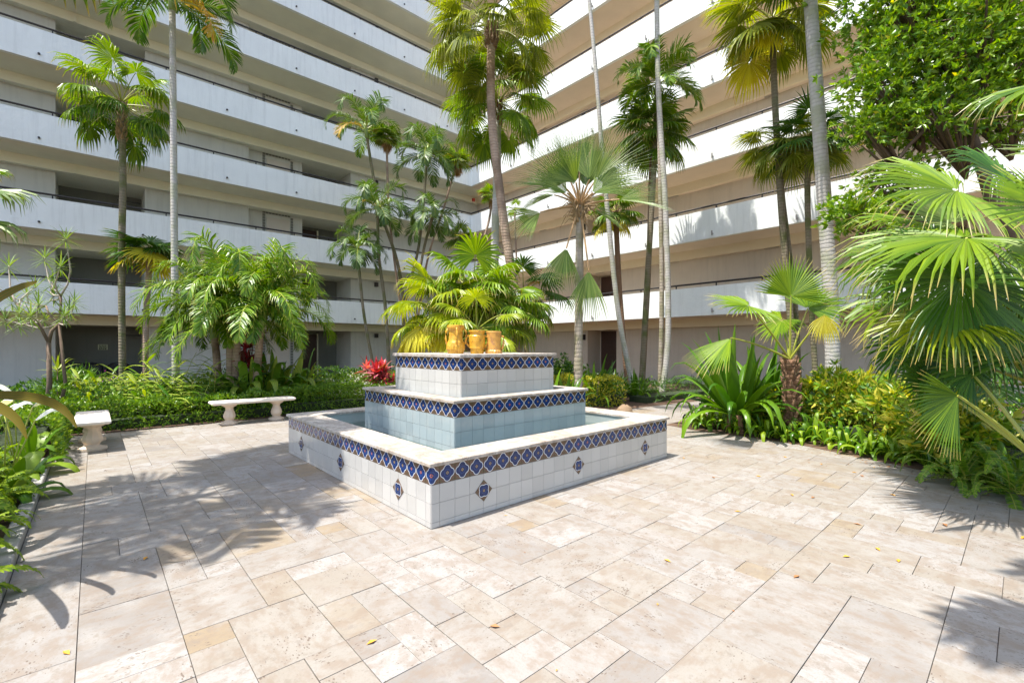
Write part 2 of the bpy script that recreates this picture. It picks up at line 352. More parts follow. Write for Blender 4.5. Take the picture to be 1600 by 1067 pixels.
# ---------------------------------------------------------------- ground
def poly(name, pts, z, mat, kind='structure', t=.0):
    m = MB(); n = len(pts)
    if t:
        m.add([(x, y, z-t) for x, y in pts]+[(x, y, z) for x, y in pts], [tuple(range(n, 2*n))]+[(i, (i+1) % n, n+(i+1) % n, n+i) for i in range(n)])
    else: m.add([(x, y, z) for x, y in pts], [tuple(range(n))])
    return tag(link(name, m.mesh(name, mat)), kind=kind)
poly('ground', [(-400, -400), (400, -400), (400, 400), (-400, 400)], -.06, 'soil')
poly('paving_bed', [(-2.46, -9), (16, -9), (16, 7.45), (-2.46, 7.45)], -.012, 'grout')
BACK = [(-14, 7.42), (4.6, 7.42), (4.85, 5.1), (7.1, 3.2), (11, 2.75), (16.0, 2.75), (16.0, 20.1), (-14, 20.1)]
RIGHT = [(6.1, 1.35), (5.95, .6), (6.02, -.2), (5.95, -1.0), (5.5, -2.2), (5.0, -3.3), (3.45, -3.38), (3.1, -4.2), (3.2, -9), (16.0, -9), (16.0, 1.5), (10, 1.5)]
LEFT = [(-14, -9), (-2.56, -9), (-2.56, 7.42), (-14, 7.42)]
poly('flower_bed', BACK, .006, 'soil', t=.06); poly('flower_bed', RIGHT, .006, 'soil', t=.06); poly('flower_bed', LEFT, .05, 'soil', t=.1)
def inpoly(x, y, P):
    c = False; j = len(P)-1
    for i in range(len(P)):
        if (P[i][1] > y) != (P[j][1] > y) and x < (P[j][0]-P[i][0])*(y-P[i][1])/(P[j][1]-P[i][1])+P[i][0]: c = not c
        j = i
    return c
k = MB()
for i in range(14): k.cbox((-2.56, -6.0+i*.8, -.05), (-2.46, -6.0+i*.8+.79, .075), .008)
tag(link('planter_kerb', k.mesh('planter_kerb', 'kerb')), kind='structure')

# travertine slabs, random rectangular ashlar on an 8 inch grid
U = .2032; X0, Y0, NX, NY = -2.12, -4.6, 66, 60
occ = [[False]*NY for _ in range(NX)]; tiles = []
rt = random.Random(11)
def inside_all(x0, y0, w_, h_, P): return all(inpoly(x, y, P) for x in (x0+.02, x0+w_-.02) for y in (y0+.02, y0+h_-.02))
for j in range(NY):
    for i in range(NX):
        if occ[i][j]: continue
        opts = [(3, 2)]*3+[(2, 3)]*3+[(2, 2)]*7+[(1, 2)]*4+[(2, 1)]*4+[(1, 1)]*3
        rt.shuffle(opts)
        for a, b in opts+[(1, 1)]:
            if i+a <= NX and j+b <= NY and all(not occ[i+p][j+q] for p in range(a) for q in range(b)): break
        for p in range(a):
            for q in range(b): occ[i+p][j+q] = True
        x, y = X0+i*U, Y0+j*U
        if any(inside_all(x, y, a*U, b*U, P) for P in (BACK, RIGHT)): continue
        if .12 < x and x+a*U < 3.6 and .12 < y and y+b*U < 3.6: continue
        cx, cy = x+a*U/2-CAM.x, y+b*U/2-CAM.y; d = cx*CS+cy*SN; l = cx*SN-cy*CS
        if d < .9 or y > 7.5: continue
        vis = abs(l) < d*1.2+.6
        tiles.append((d if vis else d+40, x, y, a*U, b*U))
y = -4.6
while y < 7.4:
    h = rt.choice([.41, .61, .51]); cx, cy = -2.29-CAM.x, y+h/2-CAM.y; d = cx*CS+cy*SN
    if d > .9: tiles.append((d, -2.455, y, .335, h))
    y += h
tiles.sort()
pav = thing('stone_paving', None, None, kind='structure'); tm = {}; far = MB()
for n, (d, x, y, a, b) in enumerate(tiles):
    dz = rt.uniform(-.0018, .0018)
    if n < 298:
        key = (round(a, 3), round(b, 3))
        if key not in tm:
            m = MB(); m.cbox((.0016, .0016, -.03), (a-.0016, b-.0016, 0), .0012); tm[key] = m.mesh('paving_slab', 'trav')
        link('paving_slab', tm[key], pav, Matrix.Translation((x, y, dz)))
    else: far.cbox((x+.0016, y+.0016, -.03), (x+a-.0016, y+b-.0016, dz), .0015)
link('paving_slab', far.mesh('paving_slabs_far', 'trav'), pav, kind='stuff')

# ---------------------------------------------------------------- building
FH, PB, PT = 2.74, 2.636, 3.669
YF, XF = 18.33, 14.25
NL = 7
bld = thing('apartment_building', 'white seven storey apartment block with open walkways wrapping round the courtyard', 'building', (XF, YF, 0))
def lb(name, a, b, mat, par=None):        # wing boxes in building-local coords
    o = bx(name, (a[0]-XF, a[1]-YF, a[2]), (b[0]-XF, b[1]-YF, b[2]), mat, par or bld); return o
DL = 1.85
OPL = [(-9.4, -6.9), (-3.08, -.54), (3.13, 7.85)]           # recesses of the left wing
# main masses
lb('wall', (-16, YF+4.2, 0), (24, YF+12, 23.2), 'wall'); lb('wall', (XF+4.2, -14, 0), (24, YF+4.19, 23.2), 'wall')
edges = [-16]+[v for p in OPL for v in p]+[XF+DL]
for i in range(0, len(edges)-1, 2): lb('wall', (edges[i], YF+DL, 0), (edges[i+1], YF+4.195, 22.6), 'wall')
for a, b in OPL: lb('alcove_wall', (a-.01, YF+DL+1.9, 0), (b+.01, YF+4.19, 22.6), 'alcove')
# right wing wall with door recesses: y ranges
ry = lambda px: (lambda l: (CAM.y+(-l*CS+SN)*(XF+DL-CAM.x)/(l*SN+CS)))((px-800)/FPX)
OPR = sorted([(ry(963), ry(918)), (ry(1512), ry(1472))])
ys = [-14]+[v for p in OPR for v in p]+[YF+DL]
for i in range(0, len(ys)-1, 2): lb('wall', (XF+DL+.003, ys[i], 0), (XF+4.19, ys[i+1]-(.003 if i else 0), 22.6), 'wall_bounce')
for kf in range(NL):
    for a, b in OPR:
        lb('wall', (XF+DL+1.0, a+.002, FH*kf), (XF+4.18, b-.002, FH*kf+2.62), 'wall_bounce')
        dr = lb('door', (XF+DL+.94, a+.12, FH*kf+.01), (XF+DL+.99, b-.12, FH*kf+2.28), 'door')
        mid = (a+b)/2
        for z in (FH*kf+.35, FH*kf+1.3):
            for y0 in (a+.2, mid+.05): bx('door_panel', (XF+DL+.925-XF, y0-YF, z), (XF+DL+.938-XF, y0+(b-a)/2-.3-YF, z+.75), 'door', dr)
        lb('wall_lantern', (XF+DL-.14, b+.12, FH*kf+1.85), (XF+DL-.003, b+.26, FH*kf+2.12), 'dark')
for kf in range(NL+1):
    z = PB+FH*kf; top = PT+FH*kf
    if kf == NL: top = z+.6
    xe = XF+.15
    lb('parapet', (-16, YF, z), (xe, YF+.15, top), 'parapet'); lb('parapet', (XF, -14, z), (XF+.15, YF-.001, top), 'parapet')
    lb('soffit', (-16, YF+.151, z+.004), (XF+DL, YF+1.5, z+.12), 'soffit'); lb('soffit', (XF+.151, -14, z+.004), (XF+1.5, YF+.15, z+.12), 'soffit_bounce')
    lb('ceiling', (-16, YF+1.501, z-.33), (XF+DL+.5, YF+1.62, z+.12), 'beam')
    lb('ceiling', (XF+1.501, -14, z-.33), (XF+1.62, YF+1.5, z+.12), 'beam_bounce')
    lb('ceiling', (-16, YF+1.621, z-.30), (XF+3.0, YF+3.9, z+.11), 'soffit'); lb('ceiling', (XF+1.621, -14, z-.30), (XF+3.9, YF+1.62, z+.11), 'soffit_bounce')
    # drain spouts
    for q in range(9):
        x = -9.6+q*2.66
        if kf < NL:
            m = MB(); m.tube([(0, .06, 0), (0, -.05, -.01)], .035, 8); link('drain_spout', m.mesh('drain_spout', 'dark'), bld, Matrix.Translation((x-XF+(.9), -.0, z+.22)))
            y = -6.5+q*2.66
            m = MB(); m.tube([(.06, 0, 0), (-.09, 0, .01)], .03, 8); m.tube([(-.08, 0, -.06), (-.08, 0, .1)], .03, 8); link('drain_spout', m.mesh('drain_spout', 'kerb'), bld, Matrix.Translation((0, y-YF, z+.14)))
    if kf < NL:                                              # hand rails
        zr = top+.14
        m = MB(); m.tube([(-16-XF, .075, zr), (.075, .075, zr)], .034, 8, cap=False); r = link('handrail', m.mesh('handrail', 'dark'), bld)
        pm = MB(); pm.box((-.018, -.018, 0), (.018, .018, .13)); pme = pm.mesh('rail_post', 'dark')
        for q in range(20): link('rail_post', pme, r, Matrix.Translation((-.6-q*1.52, .075, top)))
        m = MB(); m.tube([(.075, -14-YF, zr), (.075, .075, zr)], .034, 8, cap=False); r = link('handrail', m.mesh('handrail', 'dark'), bld)
        for q in range(21): link('rail_post', pme, r, Matrix.Translation((.075, -.6-q*1.52, top)))
        for y in (14.0, 10.2, 6.4, 2.6, -1.2): lb('ceiling_light', (XF+1.72, y, z-.325), (XF+1.84, y+.45, z-.301), 'fixture')
    if kf < NL:
        zf = FH*kf
        # entry with tiled surround in the middle recess, dark door beside it
        lb('wall', (3.132, YF+DL+.35, zf), (5.55, YF+DL+1.89, zf+2.5), 'wall')
        dr = lb('door', (3.95, YF+DL+.31, zf+.01), (4.95, YF+DL+.348, zf+2.1), 'doorl')
        sm = MB()
        x = 3.80
        def sq(x0, z0): sm.box((x0-XF, DL+.32, z0), (x0+.11-XF, DL+.348, z0+.11))
        for q in range(17): sq(3.78, zf+.05+q*.13); sq(5.01, zf+.05+q*.13)
        for q in range(9): sq(3.78+.137*(q+.0), zf+2.27)
        link('tile_surround', sm.mesh('tile_surround', 'alcove'), bld)
        lb('door', (5.75, YF+DL+1.80, zf+.01), (6.75, YF+DL+1.89, zf+2.15), 'door')
        lb('door_frame', (6.76, YF+DL+1.78, zf+.01), (6.83, YF+DL+1.89, zf+2.2), 'beam')
        lb('wall_lantern', (9.15, YF+DL-.16, zf+2.0), (9.31, YF+DL-.003, zf+2.22), 'dark')
        lb('door_closer', (-1.35, YF+DL+1.2, zf+1.95), (-.6, YF+DL+1.25, zf+2.0), 'dark')
        if kf: lb('conduit', (-.9+(kf % 2)*.4-2.1, YF+1.42, zf-.44), (-.82+(kf % 2)*.4-2.1, YF+1.498, zf-.16), 'beam')
    if kf in (3, 2): lb('exit_light', (XF+1.2, YF+1.38, z-.28), (XF+1.36, YF+1.498, z-.1), 'red')
tag(bx('roof_slab', (-16, YF+.2, PB+FH*NL+.13), (24, YF+12, PB+FH*NL+.5), 'wall', bld)).location = (-XF, -YF, 0)
tag(bx('roof_slab', (XF+.2, -14, PB+FH*NL+.13), (24, YF+.19, PB+FH*NL+.5), 'wall', bld)).location = (-XF, -YF, 0)
# ground floor: notice, seats
YA = YF+DL+1.9
p0 = at(153.5, 538, 1); 
def onY(px, py, Y): 
    d = (Y-CAM.y)/(-(px-800)/FPX*CS+SN); return at(px, py, d)
a, b = onY(153, 546.5, YA-.02), onY(168.3, 538, YA-.02)
sg = thing('notice_sign', 'small cream notice with lines of dark text on the dark recess wall at left', 'sign', (a.x, YA, a.z))
bx('panel', (0, -.03, 0), (b.x-a.x, -.004, b.z-a.z), 'sign', sg)
tm_ = MB(); W_, H_ = b.x-a.x, b.z-a.z
for r_ in range(4):
    x = .03
    while x < W_-.04:
        wd = rnd.uniform(.02, .06); tm_.box((x, -.034, H_*(.84-.22*r_)-.03), (min(x+wd, W_-.03), -.031, H_*(.84-.22*r_)+.005)); x += wd+.012
link('lettering', tm_.mesh('lettering', 'signtext'), sg)
def armchair(label, x, y, rz):
    t = thing('patio_chair', label, 'chair', (x, y, 0), rz)
    m = MB(); m.tube([(-.33, .25, .72), (-.35, -.05, .68), (-.33, -.3, .62), (-.31, -.32, .0)], .022); m.tube([(.33, .25, .72), (.35, -.05, .68), (.33, -.3, .62), (.31, -.32, .0)], .022)
    m.tube([(-.33, .25, .72), (-.24, .33, .84), (0, .36, .9), (.24, .33, .84), (.33, .25, .72)], .022); m.tube([(-.3, .28, .8), (-.3, .3, 0)], .02); m.tube([(.3, .28, .8), (.3, .3, 0)], .02)
    link('frame', m.mesh('frame', 'black', True), t)
    m = MB(); m.cbox((-.3, -.3, .36), (.3, .28, .47), .03); link('seat', m.mesh('seat', 'greyfab'), t)
    m = MB(); m.cbox((-.28, .22, .46), (.28, .30, .82), .02); link('backrest', m.mesh('backrest', 'black'), t)
pc = onY(185, 590, YF+DL+1.1); armchair('black round backed patio chair behind the left palm trunk in the recess', pc.x, pc.y, math.pi)
pc = onY(142, 590, YF+DL+.9); armchair('black patio armchair with grey cushion in the middle of the recess', pc.x, pc.y, math.pi)
pc = onY(112, 590, YF+DL+1.3)
t = thing('console_cabinet', 'low black cabinet at the left end of the recess', 'cabinet', (pc.x, pc.y, 0))
bx('body', (-.7, -.22, .08), (.7, .22, .84), 'black', t); bx('top', (-.73, -.24, .841), (.73, .24, .88), 'dark', t)
for x in (-.67, .6): bx('leg', (x, -.2, 0), (x+.07, .2, .079), 'dark', t)
for x in (-.66, .02): bx('door', (x, -.235, .12), (x+.64, -.221, .8), 'greyfab', t)

# ---------------------------------------------------------------- fountain
P_ = .1555; LS = 24*P_
fo = thing('tiled_fountain', 'three tiered square fountain of white and blue patterned tiles in the middle of the paving', 'fountain')
def tilemesh(nm, w_, h_, mat, u0=0, u1=1):
    m = MB(); g = .0009; a, b = g, w_-g
    m.add([(a, 0, g), (b, 0, g), (b, 0, h_-g), (a, 0, h_-g), (a+.001, -.005, g+.001), (b-.001, -.005, g+.001), (b-.001, -.005, h_-g-.001), (a+.001, -.005, h_-g-.001)],
          [(4, 5, 6, 7), (0, 1, 5, 4), (1, 2, 6, 5), (2, 3, 7, 6), (3, 0, 4, 7)], 0,
          [(u0, 0), (u1, 0), (u1, 1), (u0, 1)]*2)
    return m.mesh(nm, mat)
TM = {}
def tm_get(kind, w_, h_, mat, u0=0, u1=1):
    k_ = (kind, round(w_, 4), round(h_, 4), u0, mat)
    if k_ not in TM: TM[k_] = tilemesh(kind, w_, h_, mat, u0, u1)
    return TM[k_]
def face(org, ang, n, z1, rows, white, decs=True, every=True):
    """tiles one wall face: org = left end of the face seen from outside, running along angle ang"""
    R = Matrix.Rotation(ang, 4, 'Z'); spans = [(0, P_/2, .5, 1)]+[(P_/2+P_*i, P_, 0, 1) for i in range(n-1)]+[(P_/2+P_*(n-1), P_/2, 0, .5)]
    z = z1-P_
    for s0, w_, u0, u1 in spans:
        link('blue_tile', tm_get('blue_tile', w_, P_, 'decor', u0, u1), fo, Matrix.Translation(org) @ R @ Matrix.Translation((s0, 0, z)))
    for h_ in rows:
        z -= h_
        for s0, w_, u0, u1 in spans:
            if every: link('white_tile', tm_get('white_tile', w_, h_, white), fo, Matrix.Translation(org) @ R @ Matrix.Translation((s0, 0, z)))
def tier(i0, n, z0, z1, rows, white, hollow=None):
    a, b = i0, LS-i0
    e = .002
    if hollow:
        h = hollow
        for nm, A, B in (('core', (a+e, a+e), (b-e, a+h)), ('core', (a+e, b-h), (b-e, b-e)), ('core', (a+e, a+h), (a+h, b-h)), ('core', (b-h, a+h), (b-e, b-h))):
            bx(nm, (A[0], A[1], z0), (B[0], B[1], z1), 'tgrout', fo)
    else: bx('core', (a+e, a+e, z0), (b-e, b-e, z1), 'tgrout', fo)
    face(Vector((a, a, 0)), 0, n, z1, rows, white)
    face(Vector((a, b, 0)), -math.pi/2, n, z1, rows, white)
def backface(i0, n, z0, z1):
    a, b = i0, LS-i0
    bx('rear_tiles', (a, b-.001, z0), (b, b+.004, z1), 'tile', fo); bx('rear_tiles', (b-.001, a, z0), (b+.004, b, z1), 'tile', fo)
r6 = P_
tier(0, 24, 0, .515, [r6, r6, .515-3*P_-.004], 'tile', hollow=.29)
tier(.778, 14, .1, .90, [r6, r6, r6], 'tile_bounce', hollow=.16)
i2 = (LS-10*P_)/2
tier(i2, 10, .7, 1.374, [r6, r6, .08], 'tile')
for a_ in ((0, 0, .515), (.778, .3, .9), (i2, .8, 1.374)): backface(a_[0], 0, a_[1], a_[2])
# accent diamonds
for s_ in (3.5, 12, 20.5):
    dm = tm_get('accent_tile', .14, .14, 'decor')
    Rt = Matrix.Rotation(math.pi/4, 4, 'Y') @ Matrix.Translation((-.07, -.0, -.07))
    link('accent_tile', dm, fo, Matrix.Translation((s_*P_, -.006, .208)) @ Rt)
    link('accent_tile', dm, fo, Matrix.Translation((-.006, s_*P_, .208)) @ Matrix.Rotation(-math.pi/2, 4, 'Z') @ Rt)
def ring(o0, wd, z0, z1, step):
    a, b = o0, LS-o0
    def run(p, q, horiz, y0):
        n = max(1, round((q-p)/step)); 
        for i in range(n):
            s0, s1 = p+(q-p)*i/n+.001, p+(q-p)*(i+1)/n-.001; m = MB()
            A, B = ((s0, y0, z0), (s1, y0+wd, z1)) if horiz else ((y0, s0, z0), (y0+wd, s1, z1))
            m.cbox(A, B, .006); link('coping_stone', m.mesh('coping_stone', 'coping'), fo)
    run(a, b, True, a); run(a, b, True, b-wd); run(a+wd, b-wd, False, a); run(a+wd, b-wd, False, b-wd)
ring(-.03, .34, .5155, .547, .61); ring(.748, .2, .9005, .932, .55); ring(i2-.035, .26, 1.3745, 1.412, .5)
bx('basin_lining', (.28, .28, .02), (LS-.28, LS-.28, .12), 'lining', fo); 
for A, B in (((.289, .289), (LS-.289, .296)), ((.289, LS-.296), (LS-.289, LS-.289)), ((.289, .296), (.296, LS-.296)), ((LS-.296, .296), (LS-.289, LS-.296))):
    bx('basin_lining', (A[0], A[1], .12), (B[0], B[1], .513), 'lining', fo)
bx('basin_lining', (.93, .93, .6), (LS-.93, LS-.93, .84), 'lining', fo); bx('basin_lining', (i2+.2, i2+.2, 1.3), (LS-i2-.2, LS-i2-.2, 1.376), 'coping', fo)
def sheet(nm, a, b, z, mat, par):
    m = MB(); m.add([(a, a, z), (b, a, z), (b, b, z), (a, b, z)], [(0, 1, 2, 3)]); return link(nm, m.mesh(nm, mat), par)
sheet('water', .3, LS-.3, .375, 'water', fo); sheet('water', .94, LS-.94, .893, 'water', fo)

# pots
def pot(label, px, d, prof, handles, mat, fl=(0, 0), grp=None, n=36):
    p = at(px, HOR, d); t = thing('ceramic_jug', label, 'jug', (p.x, p.y, 1.377), 0)
    m = MB(); m.lathe(prof, n, flute=.05, fz=fl); link('body', m.mesh('body', mat, False), t)
    for a, pts in handles:
        m = MB(); ca, sa = math.cos(a), math.sin(a)
        m.tube([(r*ca, r*sa, z) for r, z in pts], .014, 8); link('handle', m.mesh('handle', mat, True), t)
fw = math.atan2(-SN, -CS)      # direction towards the camera
rt_ = fw+math.pi/2
pot('tall ochre jug with ribbed round belly, leftmost on the fountain top', 712, 6.40,
    [(.085, 0), (.10, .02), (.128, .09), (.13, .13), (.118, .175), (.10, .21), (.092, .27), (.095, .34), (.112, .375), (.12, .39), (.118, .415), (.108, .42), (.09, .40), (.08, .3)],
    [(fw+.25, [(.10, .39), (.13, .36), (.135, .28), (.14, .21), (.128, .16)]), (rt_, [(.105, .38), (.145, .33), (.15, .24), (.128, .16)]), (rt_+math.pi, [(.105, .38), (.13, .33), (.14, .24), (.125, .16)])], 'glaze', (.02, .13))
pot('ochre jug with leaf relief and a curled handle, between the other two jugs', 745.5, 6.42,
    [(.085, 0), (.088, .02), (.098, .10), (.108, .108), (.104, .115), (.112, .2), (.115, .27), (.098, .295), (.105, .32), (.118, .335), (.116, .35), (.1, .348), (.09, .3)],
    [(rt_+math.pi, [(.112, .27), (.16, .28), (.175, .24), (.16, .19), (.13, .15), (.105, .12)]), (rt_, [(.112, .27), (.15, .26), (.16, .2), (.13, .15), (.105, .12)])], 'glaze', (.02, .1))
pot('worn straight sided ochre jug, rightmost on the fountain top', 771.5, 6.46,
    [(.10, 0), (.118, .02), (.118, .06), (.10, .085), (.098, .2), (.104, .3), (.108, .325), (.104, .34), (.09, .335), (.085, .3)],
    [(rt_+math.pi, [(.1, .28), (.14, .26), (.15, .2), (.14, .14), (.11, .08)]), (rt_, [(.1, .28), (.135, .26), (.14, .2), (.13, .14), (.11, .08)])], 'glaze2', (.02, .06))

# benches
def bench(label, x, y, rz):
    t = thing('stone_bench', label, 'bench', (x, y, 0), rz, 'stone benches at the edge of the paving')
    m = MB(); Lh, Wh = .74, .2
    def slab(z0, z1, i, j):
        m.add([(-Lh+i, -Wh+i, z0), (Lh-i, -Wh+i, z0), (Lh-i, Wh-i, z0), (-Lh+i, Wh-i, z0), (-Lh+j, -Wh+j, z1), (Lh-j, -Wh+j, z1), (Lh-j, Wh-j, z1), (-Lh+j, Wh-j, z1)],
              [(0, 3, 2, 1), (4, 5, 6, 7), (0, 1, 5, 4), (1, 2, 6, 5), (2, 3, 7, 6), (3, 0, 4, 7)])
    slab(.395, .415, .03, .0); slab(.4151, .44, 0, 0); slab(.4401, .455, .0, .02)
    link('seat', m.mesh('seat', 'stonetop'), t)
    prof = [(.15, 0), (.16, .02), (.155, .045), (.10, .06), (.078, .075), (.078, .09), (.105, .13), (.112, .17), (.10, .22), (.075, .27), (.07, .31), (.085, .335), (.13, .36), (.15, .385), (.15, .394)]
    m = MB(); m.lathe(prof, 8)
    v = [Vector(a) for a in m.v]; me = None
    for s_ in (-.42, .42):
        m = MB(); m.lathe(prof, 10)
        m.v = [(a*.95, b*1.1, c) for a, b, c in m.v]
        link('leg', m.mesh('leg', 'stone', False), t, Matrix.Translation((s_, 0, 0)))
bench('cream stone bench with two baluster legs in front of the clipped hedge', .32, 7.08, 0)
bench('cream stone bench seen end on beside the left hedge', -2.07, 6.22, math.pi/2)

# ---------------------------------------------------------------- plant builders
DN = Vector((0, 0, -1))
def fan_blade(mb, hub, fwd, nrm, R, n=34, span=300, droop=.5, split=.5, wid=1., mi=0, rr=rnd, cup=.15, asp=.25):
    fwd = fwd.normalized(); nrm = (nrm-fwd*nrm.dot(fwd)).normalized(); side = nrm.cross(fwd)
    da = math.radians(span)/n; S = [.04, .28, split, (split+1)/2, 1.]
    for i in range(n):
        a = -math.radians(span)/2+da*(i+.5); ln = R*(1-asp*abs(a)/math.pi)*rr.uniform(.93, 1.04)
        d0 = (fwd*math.cos(a)+side*math.sin(a)+nrm*cup*abs(math.sin(a))).normalized()
        tang = (side*math.cos(a)-fwd*math.sin(a)); dr = droop*rr.uniform(.7, 1.35)
        p = hub.copy(); prev = 0; vs = []; uv = []
        twist = rr.uniform(-.25, .25)
        for k, s_ in enumerate(S):
            wgt = min(.92, dr*s_*s_)
            dd = (d0*(1-wgt)+DN*wgt).normalized(); p = p+dd*(s_-prev)*ln; prev = s_
            hw = ln*s_*math.tan(da/2)*1.03 if s_ <= split else ln*split*math.tan(da/2)*wid*(1-((s_-split)/(1-split))**1.3*.93)
            if s_ == 1.: hw = .0015
            ups = dd.cross(tang).normalized(); 
            if ups.dot(nrm) < 0: ups = -ups
            tg = (tang+ups*twist*(s_ > split)*s_).normalized()
            vs += [p-tg*hw-ups*hw*.55, p+ups*hw*.15, p+tg*hw-ups*hw*.55]; uv += [(0, s_), (.5, s_), (1, s_)]
        fs = []
        for k in range(len(S)-1):
            b = k*3; fs += [(b, b+1, b+4, b+3), (b+1, b+2, b+5, b+4)]
        mb.add(vs, fs, mi, uv)
def curve(p0, d0, L_, sag, n=7, rr=None):
    pts = [p0.copy()]; p = p0.copy()
    for i in range(n):
        s_ = (i+1)/n; wg = min(.95, sag*s_**1.6); dd = (d0*(1-wg)+DN*wg).normalized(); p = p+dd*L_/n; pts.append(p.copy())
    return pts
def elev(e): return Vector((math.cos(e), 0, math.sin(e)))
_fc = {}
def fan_frond(style, e, mats, R, pet, droop, v, n=34, span=290, split=.5, wid=1., pr=.014, sag=.35):
    key = (style, round(e, 2), mats, R, v)
    if key in _fc: return _fc[key]
    rr = random.Random(hash((round(e, 2), v, n)) & 0xffff); m = MB(); d0 = elev(e)
    pts = curve(Vector((0, 0, 0)), d0, pet, sag, 6)
    m.tube(pts, [pr*(1.5-.9*i/6) for i in range(7)], 5, 1)
    dd = (pts[-1]-pts[-2]).normalized(); fw_ = (dd*.8+elev(e-.5)*.5).normalized(); s_ = Vector((0, 1, 0))
    nr = fw_.cross(s_)*-1
    if nr.z < 0 and e > -.6: nr = -nr
    fan_blade(m, pts[-1], fw_, (fw_.cross(Vector((0, -1, 0)))), R, n, span, droop, split, wid, 0, rr)
    me = m.mesh(style, list(mats)); _fc[key] = me; return me
def pin_frond(style, e, mats, Lf, ll, n, sag, v, w_=.035, vee=.25, ldroop=.5, bare=.14, fwda=50, plumose=0.):
    key = (style, round(e, 2), mats, Lf, v)
    if key in _fc: return _fc[key]
    rr = random.Random(hash((round(e, 2), v, n)) & 0xffff); m = MB(); pts = curve(Vector((0, 0, 0)), elev(e), Lf, sag, 12)
    m.tube(pts, [.022*(1-.85*i/12)*Lf/2.2 for i in range(13)], 5, 1)
    Y = Vector((0, 1, 0))
    for i in range(n):
        s_ = bare+(1-bare)*(i+.5)/n; f = s_*12; k = min(11, int(f)); p = pts[k].lerp(pts[k+1], f-k); dd = (pts[k+1]-pts[k]).normalized(); up = dd.cross(Y)*-1
        if up.z < 0 and abs(dd.z) < .95: up = -up
        ln = ll*(math.sin(math.pi*min(1, .12+.88*(s_-bare)/(1-bare)*.92+.06))**.55)*rr.uniform(.88, 1.06)
        for sd_ in (-1, 1):
            a = math.radians(fwda+rr.uniform(-7, 7)-22*(s_-.4)); vv = vee+rr.uniform(-1, 1)*(.1+plumose)
            d0 = (dd*math.cos(a)+Y*sd_*math.sin(a)+up*vv).normalized(); q = p.copy(); prev = 0; vs = []; uv = []
            wn = dd*math.sin(a)-Y*sd_*math.cos(a); dr = ldroop*rr.uniform(.6, 1.4)
            for t_, wf in ((0, .5), (.35, 1), (.72, .75), (1, .05)):
                wg = min(.9, dr*t_*t_); d_ = (d0*(1-wg)+DN*wg).normalized(); q = q+d_*(t_-prev)*ln; prev = t_
                vs += [q-wn*w_*wf*.5, q+wn*w_*wf*.5]; uv += [(0, t_), (1, t_)]
            m.add(vs, [(0, 1, 3, 2), (2, 3, 5, 4), (4, 5, 7, 6)], 0, uv)
    me = m.mesh(style, list(mats)); _fc[key] = me; return me
def strap_mesh(key, L_, W_, e, sag, mat, n=7, shape='strap', fold=.25, wav=0.):
    k_ = ('strap', key)
    if k_ in _fc: return _fc[k_]
    rr = random.Random(hash(key) & 0xffff) if not isinstance(key, str) else random.Random(sum(map(ord, key)))
    pts = curve(Vector((0, 0, 0)), elev(e), L_, sag, n); m = MB(); vs = []; uv = []
    for i, p in enumerate(pts):
        s_ = i/n
        wf = {'strap': min(1, .55+1.3*s_)*(1-max(0, (s_-.55)/.45)**1.8), 'oval': math.sin(math.pi*min(1, (s_*.93+.05)))**.7, 'lance': (min(1, .25+2.2*s_))*(1-s_**2.2)}[shape]
        hw = max(.002, W_*.5*wf); d = (pts[min(i+1, n)]-pts[max(i-1, 0)]).normalized(); Y = Vector((0, 1, 0)); up = d.cross(Y)*-1
        wv = wav*math.sin(s_*14+rr.uniform(0, 1))*hw
        vs += [p-Y*hw+up*(hw*fold+wv), p-up*hw*.1, p+Y*hw+up*(hw*fold-wv)]; uv += [(0, s_), (.5, s_), (1, s_)]
    m.add(vs, [f for i in range(n) for f in ((i*3, i*3+1, i*3+4, i*3+3), (i*3+1, i*3+2, i*3+5, i*3+4))], 0, uv)
    me = m.mesh('leaf', mat, True); _fc[k_] = me; return me
def trunk_mesh(pts, r0, r1, mat, n=12, flare=1.35, seg=26, bumpy=.012):
    P = [Vector(p) for p in pts]; out = []
    for i in range(seg+1):                     # Catmull-Rom through the points
        f = i/seg*(len(P)-1); k = min(len(P)-2, int(f)); u = f-k
        a, b, c, d = P[max(0, k-1)], P[k], P[k+1], P[min(len(P)-1, k+2)]
        out.append(.5*((2*b)+(c-a)*u+(2*a-5*b+4*c-d)*u*u+(3*b-a-3*c+d)*u**3))
    rs = []
    for i in range(seg+1):
        s_ = i/seg; r = r0+(r1-r0)*s_
        if s_ < .08: r *= 1+(flare-1)*(1-s_/.08)
        rs.append(r*(1+bumpy*math.sin(i*2.7)+bumpy*math.sin(i*1.3+r*40)))
    m = MB(); m.tube(out, rs, n); return m.mesh('trunk', mat, True), out
RES = []
